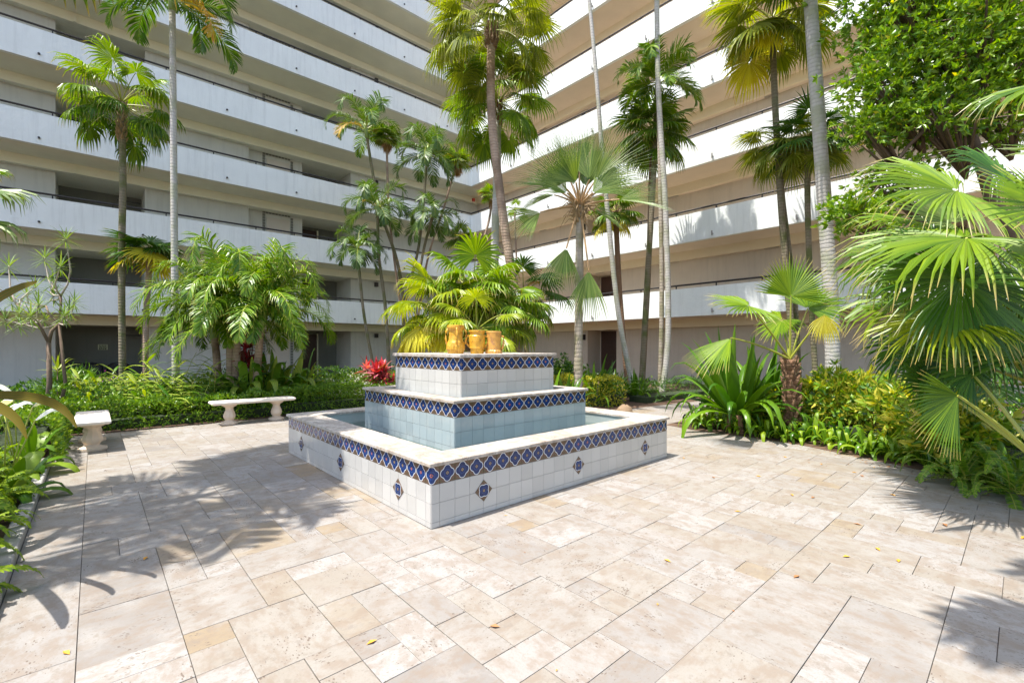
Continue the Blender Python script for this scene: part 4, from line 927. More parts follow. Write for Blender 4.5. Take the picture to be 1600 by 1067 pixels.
# ---------------------------------------------------------------- leaf masses (hedges, shrubs, tree)
def leaves_mesh(name, C, Nn, size, mats, rr, asp=.45, up=.4, jit=.5, idx=None, rosette=1, spread=.9):
    """C: centres (n,3), Nn: outward directions; each centre carries 'rosette' pointed folded leaves"""
    n = len(C)*rosette; rs = np.random.RandomState(rr)
    C = np.repeat(C, rosette, 0); D = np.repeat(Nn, rosette, 0)+rs.normal(0, jit if rosette == 1 else spread, (n, 3)); D[:, 2] += up
    D /= np.linalg.norm(D, axis=1)[:, None]+1e-9
    T = rs.normal(0, 1, (n, 3)); T[:, 2] *= .4; S = np.cross(D, T); S /= np.linalg.norm(S, axis=1)[:, None]+1e-9; U_ = np.cross(S, D)
    sz = size*rs.uniform(.65, 1.25, (n, 1)); w_ = sz*asp*.5
    v = np.empty((n, 6, 3)); v[:, 0] = C; v[:, 1] = C+D*sz*.45-S*w_+U_*w_*.35; v[:, 2] = C+D*sz-U_*sz*.12; v[:, 3] = C+D*sz*.45+S*w_+U_*w_*.35; v[:, 4] = C+D*sz*.5; v[:, 5] = C+D*sz*.15
    V = v.reshape(-1, 3); b = (np.arange(n)*6)[:, None]
    F = np.concatenate([b+np.array([[0, 4, 1]]), b+np.array([[1, 4, 2]]), b+np.array([[0, 3, 4]]), b+np.array([[4, 3, 2]])], 1).reshape(-1, 3)
    me = bpy.data.meshes.new(name); nf = len(F)
    me.vertices.add(len(V)); me.vertices.foreach_set('co', V.ravel()); me.loops.add(nf*3); me.loops.foreach_set('vertex_index', F.ravel().astype(np.int32))
    me.polygons.add(nf); me.polygons.foreach_set('loop_start', np.arange(0, nf*3, 3, dtype=np.int32)); me.polygons.foreach_set('loop_total', np.full(nf, 3, np.int32))
    for m in mats: me.materials.append(M[m])
    if len(mats) > 1:
        mi = np.repeat(rs.choice(len(mats), n, p=idx), 4).astype(np.int32); me.polygons.foreach_set('material_index', mi)
    me.update(calc_edges=True); return me
def blob(n, c, r, rs, shell=.75, noise_=.18):
    d = rs.normal(0, 1, (n, 3)); d /= np.linalg.norm(d, axis=1)[:, None]; k = 1+noise_*np.sin(d[:, 0]*5+c[0]*3)*np.sin(d[:, 1]*6+c[1])*2+noise_*np.sin(d[:, 2]*7)
    q = (shell+(1-shell)*rs.uniform(0, 1, n)**.7)*k; return np.array(c)+d*q[:, None]*np.array(r), d
def hedge(label, pts, wd, h, mat, dens=1., size=.04, seed=1, name='hedge', cat='hedge', z0=.02, rough=.05, mats=None, idx=None, core='corem', ros=2, group=None, asp=.5):
    """hedge along a polyline of ground points"""
    rs = np.random.RandomState(seed); A, D = [], []; core_m = MB()
    base = Vector((pts[0][0], pts[0][1], 0)); t = thing(name, label, cat, base, group=group)
    for (x0, y0), (x1, y1) in zip(pts[:-1], pts[1:]):
        Ls = math.hypot(x1-x0, y1-y0); tx, ty = (x1-x0)/Ls, (y1-y0)/Ls; nx, ny = -ty, tx
        n = int(Ls*(wd+2*h)*dens*1400*(.04/size)**1.4/ros); s_ = rs.uniform(-.02, Ls+.02, n); per = rs.uniform(0, wd+2*h, n)
        u = np.where(per < h, -wd/2, np.where(per < h+wd, per-h-wd/2, wd/2)); z = np.where(per < h, per, np.where(per < h+wd, h, h-(per-h-wd)))
        dn = np.where(per < h, -1., np.where(per < h+wd, 0, 1.)); dz = np.where((per >= h) & (per < h+wd), 1., .15)
        lump = rough*(np.sin(s_*5.3+seed)*np.sin(z*9+s_*3.1)+.7*np.sin(s_*11+z*7))
        ins = rs.uniform(0, .08, n)-lump; u = u-dn*ins; z = np.maximum(z-dz*ins, .01)
        e = wd/2-np.abs(u); rnd_c = np.clip((z-(h-.1))/.1, 0, 1)*np.clip((.1-e)/.1, 0, 1); u = u*(1-.12*rnd_c); z = z-.05*rnd_c
        A.append(np.stack([x0+tx*s_+nx*u-base.x, y0+ty*s_+ny*u-base.y, z+z0], 1)); D.append(np.stack([nx*dn, ny*dn, dz], 1))
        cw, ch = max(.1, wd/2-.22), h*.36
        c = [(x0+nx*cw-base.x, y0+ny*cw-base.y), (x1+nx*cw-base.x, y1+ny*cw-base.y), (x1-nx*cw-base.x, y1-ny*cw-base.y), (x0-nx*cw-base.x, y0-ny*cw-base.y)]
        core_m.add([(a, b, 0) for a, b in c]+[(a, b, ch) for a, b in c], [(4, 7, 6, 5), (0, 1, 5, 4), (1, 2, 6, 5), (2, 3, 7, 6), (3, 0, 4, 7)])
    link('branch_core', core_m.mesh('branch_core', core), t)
    me = leaves_mesh('foliage', np.concatenate(A), np.concatenate(D), size, mats or [mat], seed, asp=asp, idx=idx, rosette=ros); link('foliage', me, t, kind='stuff'); return t
def shrub(label, px, d, r, h, mats, size, n, seed, name='shrub', cat='shrub', idx=None, ros=1, p=None, group=None, asp=.45, up=.4, stem='bark', zc=None, lobes=4):
    rs = np.random.RandomState(seed); b = gr(px, d) if p is None else Vector((p[0], p[1], 0)); t = thing(name, label, cat, b, group=group); A, D = [], []
    for i in range(lobes):
        a = rs.uniform(0, 6.28); q = rs.uniform(0, .5)*r if lobes > 1 else 0; cz = (zc if zc else h*.52)+rs.uniform(-.1, .12)*h
        c_, d_ = blob(n//lobes, (q*math.cos(a), q*math.sin(a), cz), (r*.7, r*.7, h*.5), rs, .55); A.append(c_); D.append(d_)
    C = np.concatenate(A); D = np.concatenate(D); C[:, 2] = np.abs(C[:, 2])+.02
    link('foliage', leaves_mesh('foliage', C, D, size, mats, seed, asp, up, idx=idx, rosette=ros), t, kind='stuff')
    m = MB()
    for i in range(5):
        a = i*1.3; m.tube([(0, 0, 0), (r*.15*math.cos(a), r*.15*math.sin(a), h*.3), (r*.4*math.cos(a), r*.4*math.sin(a), h*.65)], [.02, .014, .006], 5)
    link('stems', m.mesh('stems', stem), t); return t
def clump(label, p, n, L_, W_, mat, name, cat, seed, e=(1.35, .35), sag=(.3, .9), shape='strap', z=.02, group=None, rad=.06, fold=.25, stem=None, vary=4, wav=0.):
    t = thing(name, label, cat, (p[0], p[1], 0), group=group); r = random.Random(seed)
    for i in range(n):
        s_ = (i+.5)/n; ee = round((e[0]+(e[1]-e[0])*s_)/.2)*.2; sg_ = round((sag[0]+(sag[1]-sag[0])*s_)/.2)*.2; v = i % vary
        me = strap_mesh((round(L_, 2), W_, ee, sg_, mat if isinstance(mat, str) else mat[i % len(mat)], shape, v), L_, W_, ee+.05*v, sg_, mat if isinstance(mat, str) else mat[i % len(mat)], 8, shape, fold, wav)
        a = i*2.4+r.uniform(-.3, .3); link('leaf', me, t, Matrix.Translation((math.cos(a)*rad, math.sin(a)*rad, z+r.uniform(0, .02))) @ Matrix.Rotation(a, 4, 'Z') @ Matrix.Rotation(r.uniform(-.2, .2), 4, 'X') @ Matrix.Scale(r.uniform(.75, 1.12), 4))
    if stem:
        m = MB()
        for i in range(stem): a = i*2.1; m.tube([(math.cos(a)*rad, math.sin(a)*rad, 0), (math.cos(a)*rad*.8, math.sin(a)*rad*.8, z)], [.05, .035], 7)
        link('stem', m.mesh('stem', 'fibre'), t)
    return t

# left / back hedges
hedge('long low clipped green hedge behind both stone benches', [(-2.75, 7.83), (1.2, 7.83)], .75, .50, 'hedge', 1.6, .06, 3, mats=['hedge', 'hedgel'], idx=[.8, .2])
hedge('clipped fine leaved hedge between the back bench and the fountain', [(1.25, 7.9), (4.3, 7.9)], .8, .56, 'hedge', 1.6, .045, 4)
hedge('square light green hedge at the left edge beside the end on bench', [(-2.83, 4.75), (-2.83, 7.5)], .9, .60, 'hedgel', 1.6, .06, 5, mats=['hedge', 'hedgel'], idx=[.45, .55])
hedge('pale green low hedge in front of the left wing doorway', [(3.9, 12.2), (7.2, 11.5)], 1.2, .55, 'hedgel', .7, .06, 6, mats=['hedgel', 'hedge'], idx=[.7, .3])
hedge('broad loose green ground cover behind the benches', [(-4.5, 9.0), (4.4, 8.9)], 1.5, .58, 'hedge', .6, .07, 7, name='ground_cover', cat='ground cover', mats=['hedge', 'hedgel', 'hedged'], idx=[.5, .3, .2], rough=.12)
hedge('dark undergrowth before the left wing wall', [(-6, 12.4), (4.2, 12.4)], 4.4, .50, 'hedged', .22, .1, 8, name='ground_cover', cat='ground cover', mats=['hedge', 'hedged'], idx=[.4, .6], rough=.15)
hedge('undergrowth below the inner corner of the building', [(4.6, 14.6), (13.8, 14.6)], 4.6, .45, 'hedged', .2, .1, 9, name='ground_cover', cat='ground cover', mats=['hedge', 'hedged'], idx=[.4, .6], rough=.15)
hedge('yellow variegated clipped hedge right of the fountain', [(5.3, 5.7), (8.0, 3.75)], .9, .74, 'croton', 1.6, .06, 10, mats=['croton', 'hedgel'], idx=[.85, .15])
hedge('dark green mondo grass border right of the yellow hedge', [(8.8, 3.7), (12.8, 3.4)], 1.0, .45, 'hedged', .8, .16, 11, name='grass_border', cat='border grass', asp=.1, rough=.08, mats=['hedged', 'strap'], idx=[.6, .4])
hedge('undergrowth along the right wing wall', [(9.5, 4.6), (9.5, 10.5)], 4.5, .42, 'hedged', .2, .1, 12, name='ground_cover', cat='ground cover', mats=['hedge', 'hedged'], idx=[.4, .6], rough=.15)
hedge('undergrowth behind the young shaggy palm', [(7.4, .7), (13.6, .7)], 1.2, .5, 'hedged', .4, .09, 13, name='ground_cover', cat='ground cover', mats=['hedge', 'hedged'], idx=[.5, .5], rough=.12)
hedge('dark planting at the foot of the right wing beneath the big fan palm', [(8.3, -6.5), (8.3, .2)], 3.6, .62, 'hedged', .3, .09, 14, name='ground_cover', cat='ground cover', mats=['hedge', 'hedged'], idx=[.35, .65], rough=.18)
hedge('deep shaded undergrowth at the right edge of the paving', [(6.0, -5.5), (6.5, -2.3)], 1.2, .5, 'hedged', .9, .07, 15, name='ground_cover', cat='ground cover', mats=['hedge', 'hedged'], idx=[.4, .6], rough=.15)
hedge('leafy planting behind the fern bed at the left edge', [(-4.2, -2), (-4.2, 4.4)], 2.2, .55, 'hedged', .35, .08, 16, name='ground_cover', cat='ground cover', mats=['hedge', 'hedged'], idx=[.5, .5], rough=.15)
hedge('leafy planting left of the square hedge', [(-6.6, 4.5), (-6.6, 9.6)], 5, .6, 'hedged', .18, .1, 17, name='ground_cover', cat='ground cover', mats=['hedge', 'hedged'], idx=[.5, .5], rough=.15)
hedge('undergrowth beyond the right frame edge below the fan palms', [(4.3, -6.5), (4.3, -4.4)], 1.6, .45, 'hedged', .4, .09, 18, name='ground_cover', cat='ground cover', mats=['hedge', 'hedged'], idx=[.5, .5], rough=.15)
# variegated umbrella shrubs at right
GV = 'yellow green umbrella shrubs in the right bed'
for i, (px, d, r_, h_, lab) in enumerate([(1285, 8.1, .65, .98, 'right behind the shaggy palm trunk'), (1362, 7.5, .7, 1.0, 'in front of the thickest trunk'), (1440, 6.6, .65, .95, 'left of the low pointing leaf'), (1490, 5.7, .5, .85, 'in the shade under the big palm'), (1205, 8.2, .6, .6, 'left of the shaggy palm trunk')]):
    shrub('variegated umbrella shrub '+lab, px, d, r_, h_, ['croton', 'hedgel', 'treeleaf'], .15, 420, 30+i, 'umbrella_shrub', idx=[.42, .33, .25], ros=8, group=GV, asp=.3, up=.05, lobes=5)
shrub('big variegated shrub with white flowers at the foot of the fine hedge', 548, 12.2, .6, .75, ['hedge', 'white'], .07, 900, 41, idx=[.75, .25], ros=2)
shrub('small white flowering shrub nearest the fountain', 590, 11.8, .45, .62, ['hedgel', 'white'], .06, 700, 42, idx=[.75, .25], ros=2)
shrub('pale variegated shrub at the end of the clipped hedge', 492, 12.6, .55, .6, ['croton', 'hedgel'], .07, 900, 43, idx=[.4, .6], ros=2)
shrub('fine needled green bush in front of the dark recess', 100, 11.6, .75, .75, ['strap'], .22, 1500, 44, asp=.08, ros=2, up=.7)
shrub('bluish silver leaved bush in the left bed', 140, 11.0, .45, .62, ['ping', 'hedge'], .07, 900, 45, idx=[.6, .4], ros=2)
shrub('small purple flowering plant below the recess', 170, 11.8, .22, .72, ['purple', 'hedge'], .05, 400, 46, name='flowering_plant', cat='flowering plant', idx=[.4, .6], ros=2)
shrub('dark shrub behind the silvery fan palm', 880, 14.5, .9, 1.0, ['hedged', 'hedge'], .12, 900, 47, idx=[.6, .4], ros=2)
# cordylines
def cordy(label, px, d, h, mat, n, seed, L_=.5, W_=.09, heads=3, group=None):
    b = gr(px, d); t = thing('cordyline_plant', label, 'cordyline', b, group=group); r = random.Random(seed)
    for k_ in range(heads):
        a = r.uniform(0, 6.28); q = r.uniform(.05, .4)*(heads > 1); hx = Vector((q*math.cos(a), q*math.sin(a), h*r.uniform(.5, 1)))
        m = MB(); m.tube([(0, 0, 0), (hx.x*.6, hx.y*.6, hx.z*.5), tuple(hx)], [.02, .016, .012], 6); link('stem', m.mesh('stem', 'bark', True), t)
        for i in range(n):
            s_ = i/n; ee = round((1.35-1.5*s_)/.3)*.3; mt = mat[i % len(mat)] if not isinstance(mat, str) else mat
            me = strap_mesh(('cord', mt, ee, i % 3, L_), L_, W_, ee, .3+.3*s_ if False else .4, mt, 6, 'lance', .3)
            link('leaf', me, t, Matrix.Translation(hx-Vector((0, 0, .12*s_))) @ Matrix.Rotation(i*2.4+k_, 4, 'Z') @ Matrix.Scale(r.uniform(.7, 1.1), 4))
cordy('bright red cordyline left of the fountain top', 592, 12.0, 1.0, ['ti', 'tip', 'tip', 'tid'], 20, 51, .36, .10, 12)
cordy('deep red cordyline between the trunks of the feather palm clump', 386, 11.2, 1.85, ['ti', 'ti', 'tid'], 15, 52, .46, .11, 6)
cordy('tall thin dracaena with green striped rosette before the recess', 90, 11.2, 1.35, 'ginger', 14, 53, .45, .06, 1)
cordy('thin dracaena with small pale rosette in front of the cabinet', 118, 10.6, 1.1, 'dracleaf', 10, 54, .3, .05, 1)
cordy('thin dracaena with low pale rosette nearest the patio chair', 137, 10.4, .95, 'dracleaf', 10, 55, .3, .05, 1)
# ginger clumps (shell ginger) in the left bed
GG = 'striped ginger plants in the left bed'
def ginger(label, p, canes, H, Lf, seed, mats, lean=0.):
    t = thing('ginger_plant', label, 'ginger plant', (p[0], p[1], 0), group=GG); r = random.Random(seed); cm = MB()
    for i in range(canes):
        a = i*2.4+r.uniform(-.2, .2); q = r.uniform(.05, .35); o = Vector((math.cos(a)*q, math.sin(a)*q, 0)); h = H*r.uniform(.65, 1.05)
        c = curve(o, (Vector((math.cos(a)*(.35+q), math.sin(a)*(.35+q), 1))+Vector((-SN, CS, 0))*lean).normalized(), h, .35, 8); cm.tube(c, [.012-.001*j for j in range(9)], 5)
        for j in range(9):
            f = 2.5+j*.6; k_ = min(7, int(f)); pt = c[k_].lerp(c[k_+1], f-k_); ee = round((.6-.06*j if j < 8 else .8)/.25)*.25; mt = mats[(i+j) % len(mats)]
            me = strap_mesh(('gin', mt, ee, j % 3, Lf), Lf, .085, ee, .5, mt, 6, 'lance', .25)
            link('leaf', me, t, Matrix.Translation(pt) @ Matrix.Rotation(a*.5+j*math.pi+r.uniform(-.5, .5), 4, 'Z') @ Matrix.Scale(r.uniform(.75, 1.1), 4))
    link('stems', cm.mesh('stems', 'pet', True), t)
for i, (px, d, H, n_, lab) in enumerate([(200, 10.6, 1.25, 15, 'leftmost, pale leaves leaning left'), (262, 10.3, 1.3, 16, 'in front of the slender grey trunk'), (322, 10.2, 1.15, 13, 'left of the feather palm trunks'), (232, 9.5, .8, 10, 'low and nearest the hedge'), (292, 9.4, .85, 10, 'low in front of the feather palm trunks')]):
    ginger('striped ginger plant '+lab, gr(px, d), n_, H*1.08, .56, 60+i, ['ginger', 'strap', 'ginger', 'hedgel'] if i < 4 else ['ginger', 'strap'], .3)
for i, (px, d, lab) in enumerate([(415, 11.0, 'left one behind the bench'), (455, 11.6, 'right one by the doorway'), (388, 10.8, 'lowest one at the hedge')]):
    p = gr(px, d); clump('broad dark leaved shrub with glossy leaves, '+lab, p, 40, 1.1, .17, ['strap', 'hedge', 'ginger'], 'broadleaf_plant', 'leafy plant', 70+i, (1.4, .3), (.4, 1.0), 'oval', group='broad leaved plants behind the back bench', rad=.3, z=.3)
# straps behind the fountain, right
for i, (px, d, L_, lab) in enumerate([(852, 9.6, .9, 'nearest the fountain corner'), (884, 10.2, .85, 'left of the silvery palm trunk'), (928, 11.8, 1.15, 'right of the silvery palm trunk'), (958, 12.6, .95, 'below the ground floor door'), (995, 13.0, .75, 'at the foot of the leaning trunk')]):
    p = gr(px, d); clump('spider lily with long strap leaves '+lab, p, 24, L_, .09, 'strap', 'spider_lily', 'lily', 80+i, (1.45, .5), (.3, .8), 'strap', group='spider lilies by the silvery palm', rad=.12, z=.1)
# giant crinum
p = gr(1150, 8.1); clump('giant crinum lily with broad glossy leaves at the corner of the right bed', p, 52, 1.45, .2, 'strap', 'crinum_lily', 'lily', 90, (1.5, .25), (.2, 1.0), 'lance', z=.32, rad=.13, stem=3, fold=.35)
p = gr(1192, 8.8); clump('second crinum lily growing behind the giant one', p, 30, 1.3, .18, 'strap', 'crinum_lily', 'lily', 91, (1.5, .6), (.2, .7), 'lance', z=.35, rad=.1, stem=2, fold=.35)
# bird nest / edging plants along right bed
re = random.Random(5); edge = [(6.12, .95), (6.1, .3), (6.2, -.3), (6.15, -.95), (5.85, -1.7), (5.5, -2.4), (5.22, -3.1), (5.05, -3.7)]
names = ['at the path corner', 'below the giant crinum', 'right of the giant crinum', 'below the shaggy palm', 'in front of the umbrella shrubs', 'at the start of the palm shade', 'in the palm shade', 'nearest the right frame edge']
cnt = 0
for k_ in range(len(edge)-1):
    for j in range(4):
        u = (j+re.uniform(.2, .8))/4; x = edge[k_][0]*(1-u)+edge[k_+1][0]*u+re.uniform(-.03, .3); y = edge[k_][1]*(1-u)+edge[k_+1][1]*u
        clump('low edging plant with curled strap leaves '+names[k_], (x, y), 15, re.choice([.4, .48, .56]), .065, ['fern', 'strap'] if k_ < 5 else ['strap', 'hedge'], 'edging_plant', 'edging plant', 100+cnt, (1.4, .5), (.6, 1.0), 'strap', group='low edging plants '+names[k_], rad=.03); cnt += 1
clump('single upright fern frond at the right edge of the paving', (5.02, -3.28), 4, .36, .07, 'fern', 'small_fern', 'fern', 140, (1.5, 1.2), (.1, .3), 'lance', rad=.02)
# dark fern masses at right
def fern(label, p, n, L_, seed, mat='fern', z=.1, group=None, ll=.07, e=(1.3, -.1), sag=.8):
    t = thing('fern_plant', label, 'fern', (p[0], p[1], 0), group=group); r = random.Random(seed)
    for i in range(n):
        s_ = (i+.5)/n; ee = round((e[0]+(e[1]-e[0])*s_)/.3)*.3
        me = pin_frond('frond', ee, (mat, 'pet'), L_, ll, 30, sag, i % 3, .017, .1, .3, .08, 75)
        link('frond', me, t, Matrix.Translation((r.uniform(-.06, .06), r.uniform(-.06, .06), z)) @ Matrix.Rotation(i*2.4+r.uniform(-.3, .3), 4, 'Z') @ Matrix.Rotation(r.uniform(-.25, .25), 4, 'X') @ Matrix.Scale(r.uniform(.7, 1.15), 4))
for i, (px, d, lab) in enumerate([(1500, 5.0, 'beside the umbrella shrub in shade'), (1560, 4.9, 'below the yellow spotted petiole'), (1590, 4.5, 'at the right frame edge')]):
    fern('dark fern in the shade '+lab, gr(px, d), 20, .62, 150+i, 'hedge', .08, 'dark ferns under the big fan palm')
# left foreground ferns
FL = [(-2.76, .75, 'nearest the camera at the kerb'), (-2.85, 1.3, 'second from the camera at the kerb'), (-2.81, 1.8, 'third from the camera at the kerb'), (-2.87, 2.3, 'in the middle of the kerb row'), (-2.81, 2.85, 'fifth from the camera at the kerb'),
      (-2.85, 3.4, 'sixth from the camera at the kerb'), (-2.91, 3.95, 'nearest the square hedge'), (-3.05, 1.5, 'near end of the back row'), (-3.1, 2.4, 'middle of the back row'), (-3.1, 3.3, 'far end of the back row')]
for i, (x, y, lab) in enumerate(FL): fern('bright green sword fern in the left planter, '+lab, (x, y), 44, .46 if i < 7 else .62, 160+i, 'fern', .14, 'sword ferns in the left planter', .055, (1.4, -.05), .7)
# left foreground cordyline with long blades, peace lilies
near = thing('cordyline_plant', 'yellow green cordyline with long purple edged blades reaching in at the left edge', 'cordyline', gr(-120, 2.7))
nb = gr(-120, 2.7); m = MB(); m.tube([(0, 0, 0), (0, 0, .6), (.02, .02, 1.25)], [.025, .02, .018], 7); link('stem', m.mesh('stem', 'bark', True), near)
def blade(p0, pm, p1, W_, mat, par, base):
    m = MB(); vs = []; uv = []; n = 10; vw = Vector((-CS, -SN, .6)).normalized()
    for i in range(n+1):
        u = i/n; p = p0*(1-u)**2+pm*2*u*(1-u)+p1*u*u-base; d = ((pm-p0)*(1-u)+(p1-pm)*u).normalized(); sd_ = d.cross(vw).normalized(); up = sd_.cross(d)
        hw = W_*.5*max(.02, math.sin(math.pi*min(1, u*.88+.1))**.6)
        vs += [p-sd_*hw+up*hw*.3, p, p+sd_*hw+up*hw*.3]; uv += [(0, u), (.5, u), (1, u)]
    m.add(vs, [f for i in range(n) for f in ((i*3, i*3+1, i*3+4, i*3+3), (i*3+1, i*3+2, i*3+5, i*3+4))], 0, uv); link('leaf', m.mesh('leaf', mat, True), par)
c0 = at(-140, 640, 3.0)
for a_, b_, w_ in [(((-60, 480, 2.9)), (58, 441, 2.85), .13), ((90, 585, 2.9), (120, 668, 2.8), .06), ((20, 600, 2.7), (42, 685, 2.6), .06), ((-60, 640, 2.5), (-30, 760, 2.3), .09), ((-110, 450, 2.9), (-90, 380, 2.9), .12), ((-160, 500, 2.7), (-240, 520, 2.7), .12), ((-100, 480, 3.3), (-30, 560, 3.7), .09)]:
    blade(c0, at(*a_), at(*b_), w_, 'band', near, nb)
def lily(label, px, d, seed):
    b = gr(px, d); t = clump(label, b, 14, .6, .15, ['strap', 'hedgel'], 'peace_lily', 'peace lily', seed, (1.3, .3), (.4, .9), 'oval', rad=.08, group='peace lilies at the left edge'); r = random.Random(seed)
    for i in range(4):
        a = r.uniform(0, 6.28); top = Vector((math.cos(a)*.25, math.sin(a)*.25, r.uniform(.75, 1.0))); m = MB(); m.tube([(0, 0, 0), (top.x*.5, top.y*.5, top.z*.6), tuple(top)], .006, 5); link('flower_stalk', m.mesh('flower_stalk', 'pet', True), t)
        me = strap_mesh(('spathe', i % 2), .22, .12, .9, .6, 'white', 6, 'oval', .45); link('spathe', me, t, Matrix.Translation(top) @ Matrix.Rotation(r.uniform(0, 6.28), 4, 'Z'))
lily('peace lily with white flowers, front one at the left edge', 5, 4.4, 171); lily('peace lily with white flowers, back one by the pale tree', 28, 5.4, 172)
# pale branched tree (dracaena / plumeria like) at far left
def dractree(label, px, d, seed, nodes_, heads):
    b = gr(px, d); t = thing('dracaena_tree', label, 'tree', b); r = random.Random(seed); tr = MB()
    P = [at(x, y, d+q)-b for x, y, q in nodes_]
    for k_, lst in enumerate([(0, 1), (0, 2), (1, 3), (1, 4), (2, 5)]):
        A, B = P[lst[0]], P[lst[1]]; tr.tube([A, A.lerp(B, .5)+Vector((r.uniform(-.06, .06), r.uniform(-.06, .06), .03)), B], [.034-.004*k_, .03-.004*k_, .026-.003*k_], 7, 1)
    tr.tube([(0, 0, 0), P[0]*.5+Vector((.03, .02, 0)), P[0]], [.05, .042, .036], 8, 1); tr.tube([(.15, .1, 0), P[1]*.4+Vector((.2, 0, 0)), P[1]], [.035, .03, .026], 8, 1)
    for hx, hy, dd in heads:
        e = at(hx, hy, d+dd)-b; q = min(P, key=lambda v: (v-e).length+(0 if v.z < e.z else .6)); m2 = e.lerp(q, .45)+Vector((r.uniform(-.1, .1), r.uniform(-.1, .1), -.1))
        tr.tube([q, q.lerp(m2, .5)+Vector((r.uniform(-.04, .04), 0, -.03)), m2, e.lerp(m2, .4), e], [.018, .016, .014, .012, .01], 6)
        for i in range(26):
            ee = round((1.3-2.1*i/26)/.3)*.3; me = strap_mesh(('drac', ee, i % 3), .30, .03, ee, .3, 'dracleaf', 4, 'lance', .2)
            link('leaf', me, t, Matrix.Translation(e-Vector((0, 0, .08*i/26))) @ Matrix.Rotation(i*2.4, 4, 'Z') @ Matrix.Scale(r.uniform(.7, 1.15), 4))
    link('trunk', tr.mesh('trunk', ['dracbark', 'bark'], True), t)
dractree('pale branched dracaena tree with spiky rosettes at the left edge', 72, 9.0, 3, [(76, 535, 0), (92, 505, .1), (58, 500, -.1), (95, 462, .1), (72, 478, .5), (25, 475, -.2)],
    [(103, 372, 0), (70, 402, .3), (95, 415, -.2), (14, 415, 0), (42, 458, .4), (60, 475, -.3), (84, 462, .2), (108, 482, 0), (30, 488, -.4), (8, 498, .2), (70, 498, .5), (48, 492, -.6), (-20, 440, 0), (18, 470, .8), (82, 440, .3), (100, 492, -.3), (55, 448, .1), (116, 470, .3), (30, 505, .3)])

# broadleaf tree, upper right
def broadtree(label, base, parts, seed, mat='treeleaf', size=.12, ros=8):
    t = thing('broadleaf_tree', label, 'tree', base); rs = np.random.RandomState(seed); A, D = [], []; tr = MB(); b = Vector(base); hub_ = at(1500, 150, 8.1)-b
    tr.tube([(0, 0, 0), Vector((0, 0, hub_.z*.35)), hub_*.7, hub_], [.16, .13, .1, .06], 9)
    for (c, r_, n) in parts:
        n = int(n*1.5); c = Vector(c)-b+Vector((0, 0, .2)); cc, dd = blob(n, c, r_, rs, .35, .22); A.append(cc); D.append(dd)
        tr.tube([hub_, hub_.lerp(c, .5)+Vector((0, 0, .15)), c.lerp(hub_, .08)], [.045, .03, .01], 6)
        for q in range(0, n, max(1, n//14)):
            e = Vector(cc[q]); tr.tube([c*.8, c.lerp(e, .5)+Vector((0, 0, -.1)), e], [.03, .018, .007], 5)
    link('trunk', tr.mesh('trunk', 'bark', True), t)
    link('crown', leaves_mesh('crown', np.concatenate(A), np.concatenate(D), size, [mat, 'hedgel', 'yel'], seed, .38, .25, idx=[.67, .315, .015], rosette=ros, spread=.8), t, kind='stuff')
broadtree('dense glossy leaved tree filling the upper right of the picture', gr(1660, 8.4), [
    (at(1420, 40, 8.3), (1.1, 1.1, .95), 420), (at(1500, 80, 8.0), (1.3, 1.3, 1.2), 560), (at(1580, 20, 8.0), (1.4, 1.3, 1.3), 480), (at(1390, 150, 8.2), (.85, .85, .7), 300), (at(1470, 195, 8.0), (1.1, 1.0, .5), 260),
    (at(1395, 300, 8.4), (.75, .6, .45), 90), (at(1340, 350, 8.0), (.55, .5, .32), 130), (at(1560, 160, 8.2), (1.2, 1.2, 1.1), 420), (at(1360, 215, 8.2), (.55, .55, .35), 110), (at(1640, 100, 8.2), (1.5, 1.5, 1.8), 420), (at(1400, -50, 8.3), (1.2, 1.2, 1.), 300)], 21)

# boulder by the path
m = MB(); rs = random.Random(4); vs = []
for i in range(7):
    for j in range(12):
        th = math.pi*i/6*.5; ph = 2*math.pi*j/12; r = rs.uniform(.85, 1.08); vs.append((.38*math.sin(th)*math.cos(ph)*r, .3*math.sin(th)*math.sin(ph)*r, .34*math.cos(th)*r))
m.add(vs, [(i*12+j, (i+1)*12+j, (i+1)*12+(j+1) % 12, i*12+(j+1) % 12) for i in range(6) for j in range(12)])
o = link('boulder', m.mesh('boulder', 'rock', True)); o.scale = (.62, .62, .6); o.location = gr(976, 10.6, -.02); tag(o, 'rounded sandy boulder in front of the yellow hedge', 'rock')
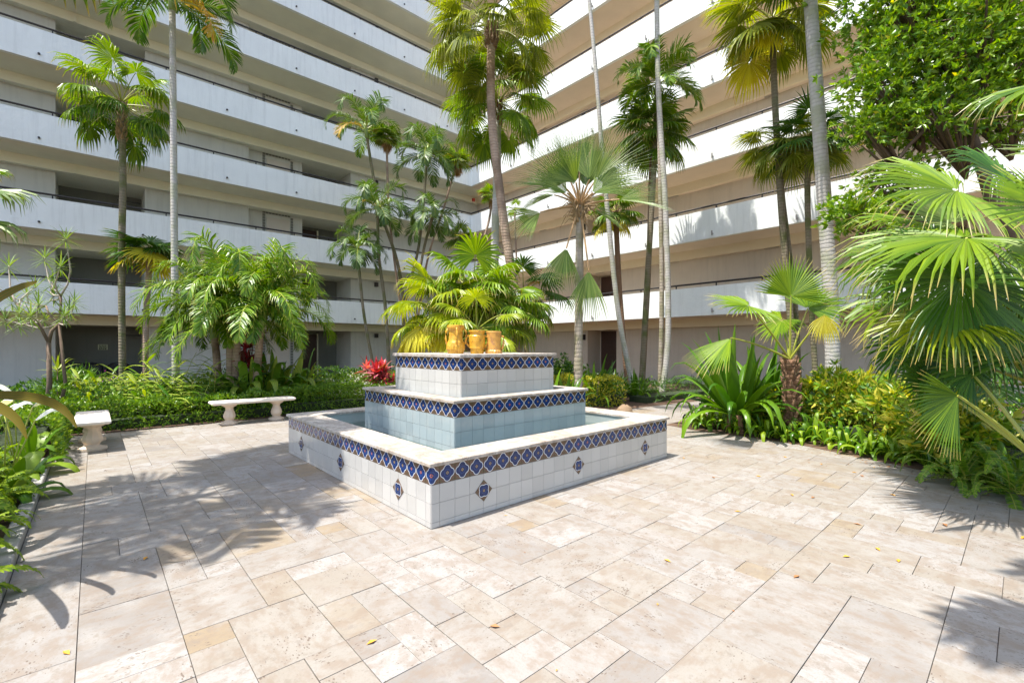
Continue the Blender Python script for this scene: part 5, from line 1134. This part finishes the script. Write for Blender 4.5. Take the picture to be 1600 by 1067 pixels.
# fallen leaves
lf = []
for i, mt in enumerate(('leaf1', 'leaf2', 'leaf1')):
    m = MB(); Lq, Wq = .075, .032
    m.add([(0, 0, .004), (Lq*.5, Wq*.5, .012), (Lq, 0, .006), (Lq*.5, -Wq*.5, .014), (Lq*.5, 0, .003)], [(0, 4, 1), (1, 4, 2), (0, 3, 4), (4, 3, 2)]); lf.append(m.mesh('fallen_leaf', mt))
spots = [(572, 1008), (782, 980), (1037, 874), (1375, 861), (1273, 777), (1147, 799), (1400, 775), (1473, 818), (1595, 842), (1190, 745), (1112, 745), (1404, 879), (1329, 870), (1333, 818), (1240, 775), (1285, 725), (1305, 700), (1230, 715), (1068, 715), (1240, 903), (109, 1023), (230, 870), (1390, 730), (1585, 745), (1330, 738), (1350, 745)]
for i, (px, py) in enumerate(spots):
    d = FPX*1.495/(py-HOR); g = gr(px, d); sc = 1.1 if i in (8, 7) else .8
    near_ = 'near the camera' if py > 850 else 'in front of the right bed' if py < 790 and px > 1100 else 'on the sunlit paving'
    o = link('fallen_leaf', lf[i % 3]); o.location = (g.x, g.y, .001); o.rotation_euler = (0, 0, i*2.3); o.scale = (sc, sc, sc)
    U_L = {0: 'orange fallen leaf nearest the bottom of the picture, left of the middle', 1: 'brown fallen leaf near the bottom of the picture, straight below the fountain corner', 2: 'orange fallen leaf on the ochre slab right of the fountain corner',
           3: 'orange fallen leaf alone between the right palm shadows', 5: 'orange fallen leaf alone on the pale slabs before the long fountain side', 7: 'brown fallen leaf just left of the fan palm shadow', 8: 'large orange fallen leaf cut by the right edge of the picture',
           19: 'brown fallen leaf furthest down in the right half of the paving', 20: 'orange fallen leaf on the border course at the lower left', 21: 'orange fallen leaf among the left shadows', 18: 'orange fallen leaf just off the right corner of the fountain'}
    if i in U_L: tag(o, U_L[i], 'leaf', 'fallen leaves on the paving'); continue
    tag(o, ('brown' if i % 3 == 1 else 'orange')+' fallen leaf lying '+near_, 'leaf', 'fallen leaves '+near_+(' brown' if i % 3 == 1 else ' orange'))
m = MB(); rl = random.Random(9)
for i in range(520):
    k_ = rl.randrange(len(edge)-1); u = rl.random(); side = rl.random()
    if side < .6: x = edge[k_][0]*(1-u)+edge[k_+1][0]*u-abs(rl.gauss(.0, .35))-.05; y = edge[k_][1]*(1-u)+edge[k_+1][1]*u
    elif side < .85: x = rl.uniform(-2.4, 4.4); y = 7.38-abs(rl.gauss(0, .12))
    else: x = rl.uniform(-2, 5); y = rl.uniform(-2.5, 7)
    if -.1 < x < 3.85 and -.1 < y < 3.85: continue
    a = rl.uniform(0, 6.28); q = rl.uniform(.006, .018); c_, s_ = math.cos(a)*q, math.sin(a)*q
    m.add([(x-c_, y-s_, .003), (x+s_*.4, y-c_*.4, .006), (x+c_, y+s_, .004), (x-s_*.4, y+c_*.4, .007)], [(0, 1, 2, 3)], rl.choice([0, 1, 1, 2]))
tag(link('leaf_litter', m.mesh('leaf_litter', ['leaf1', 'leaf2', 'soil'])), 'tiny dry leaf bits and seeds scattered along the edges of the paving', 'leaf litter', kind='stuff')
print('objects', len(bpy.data.objects))
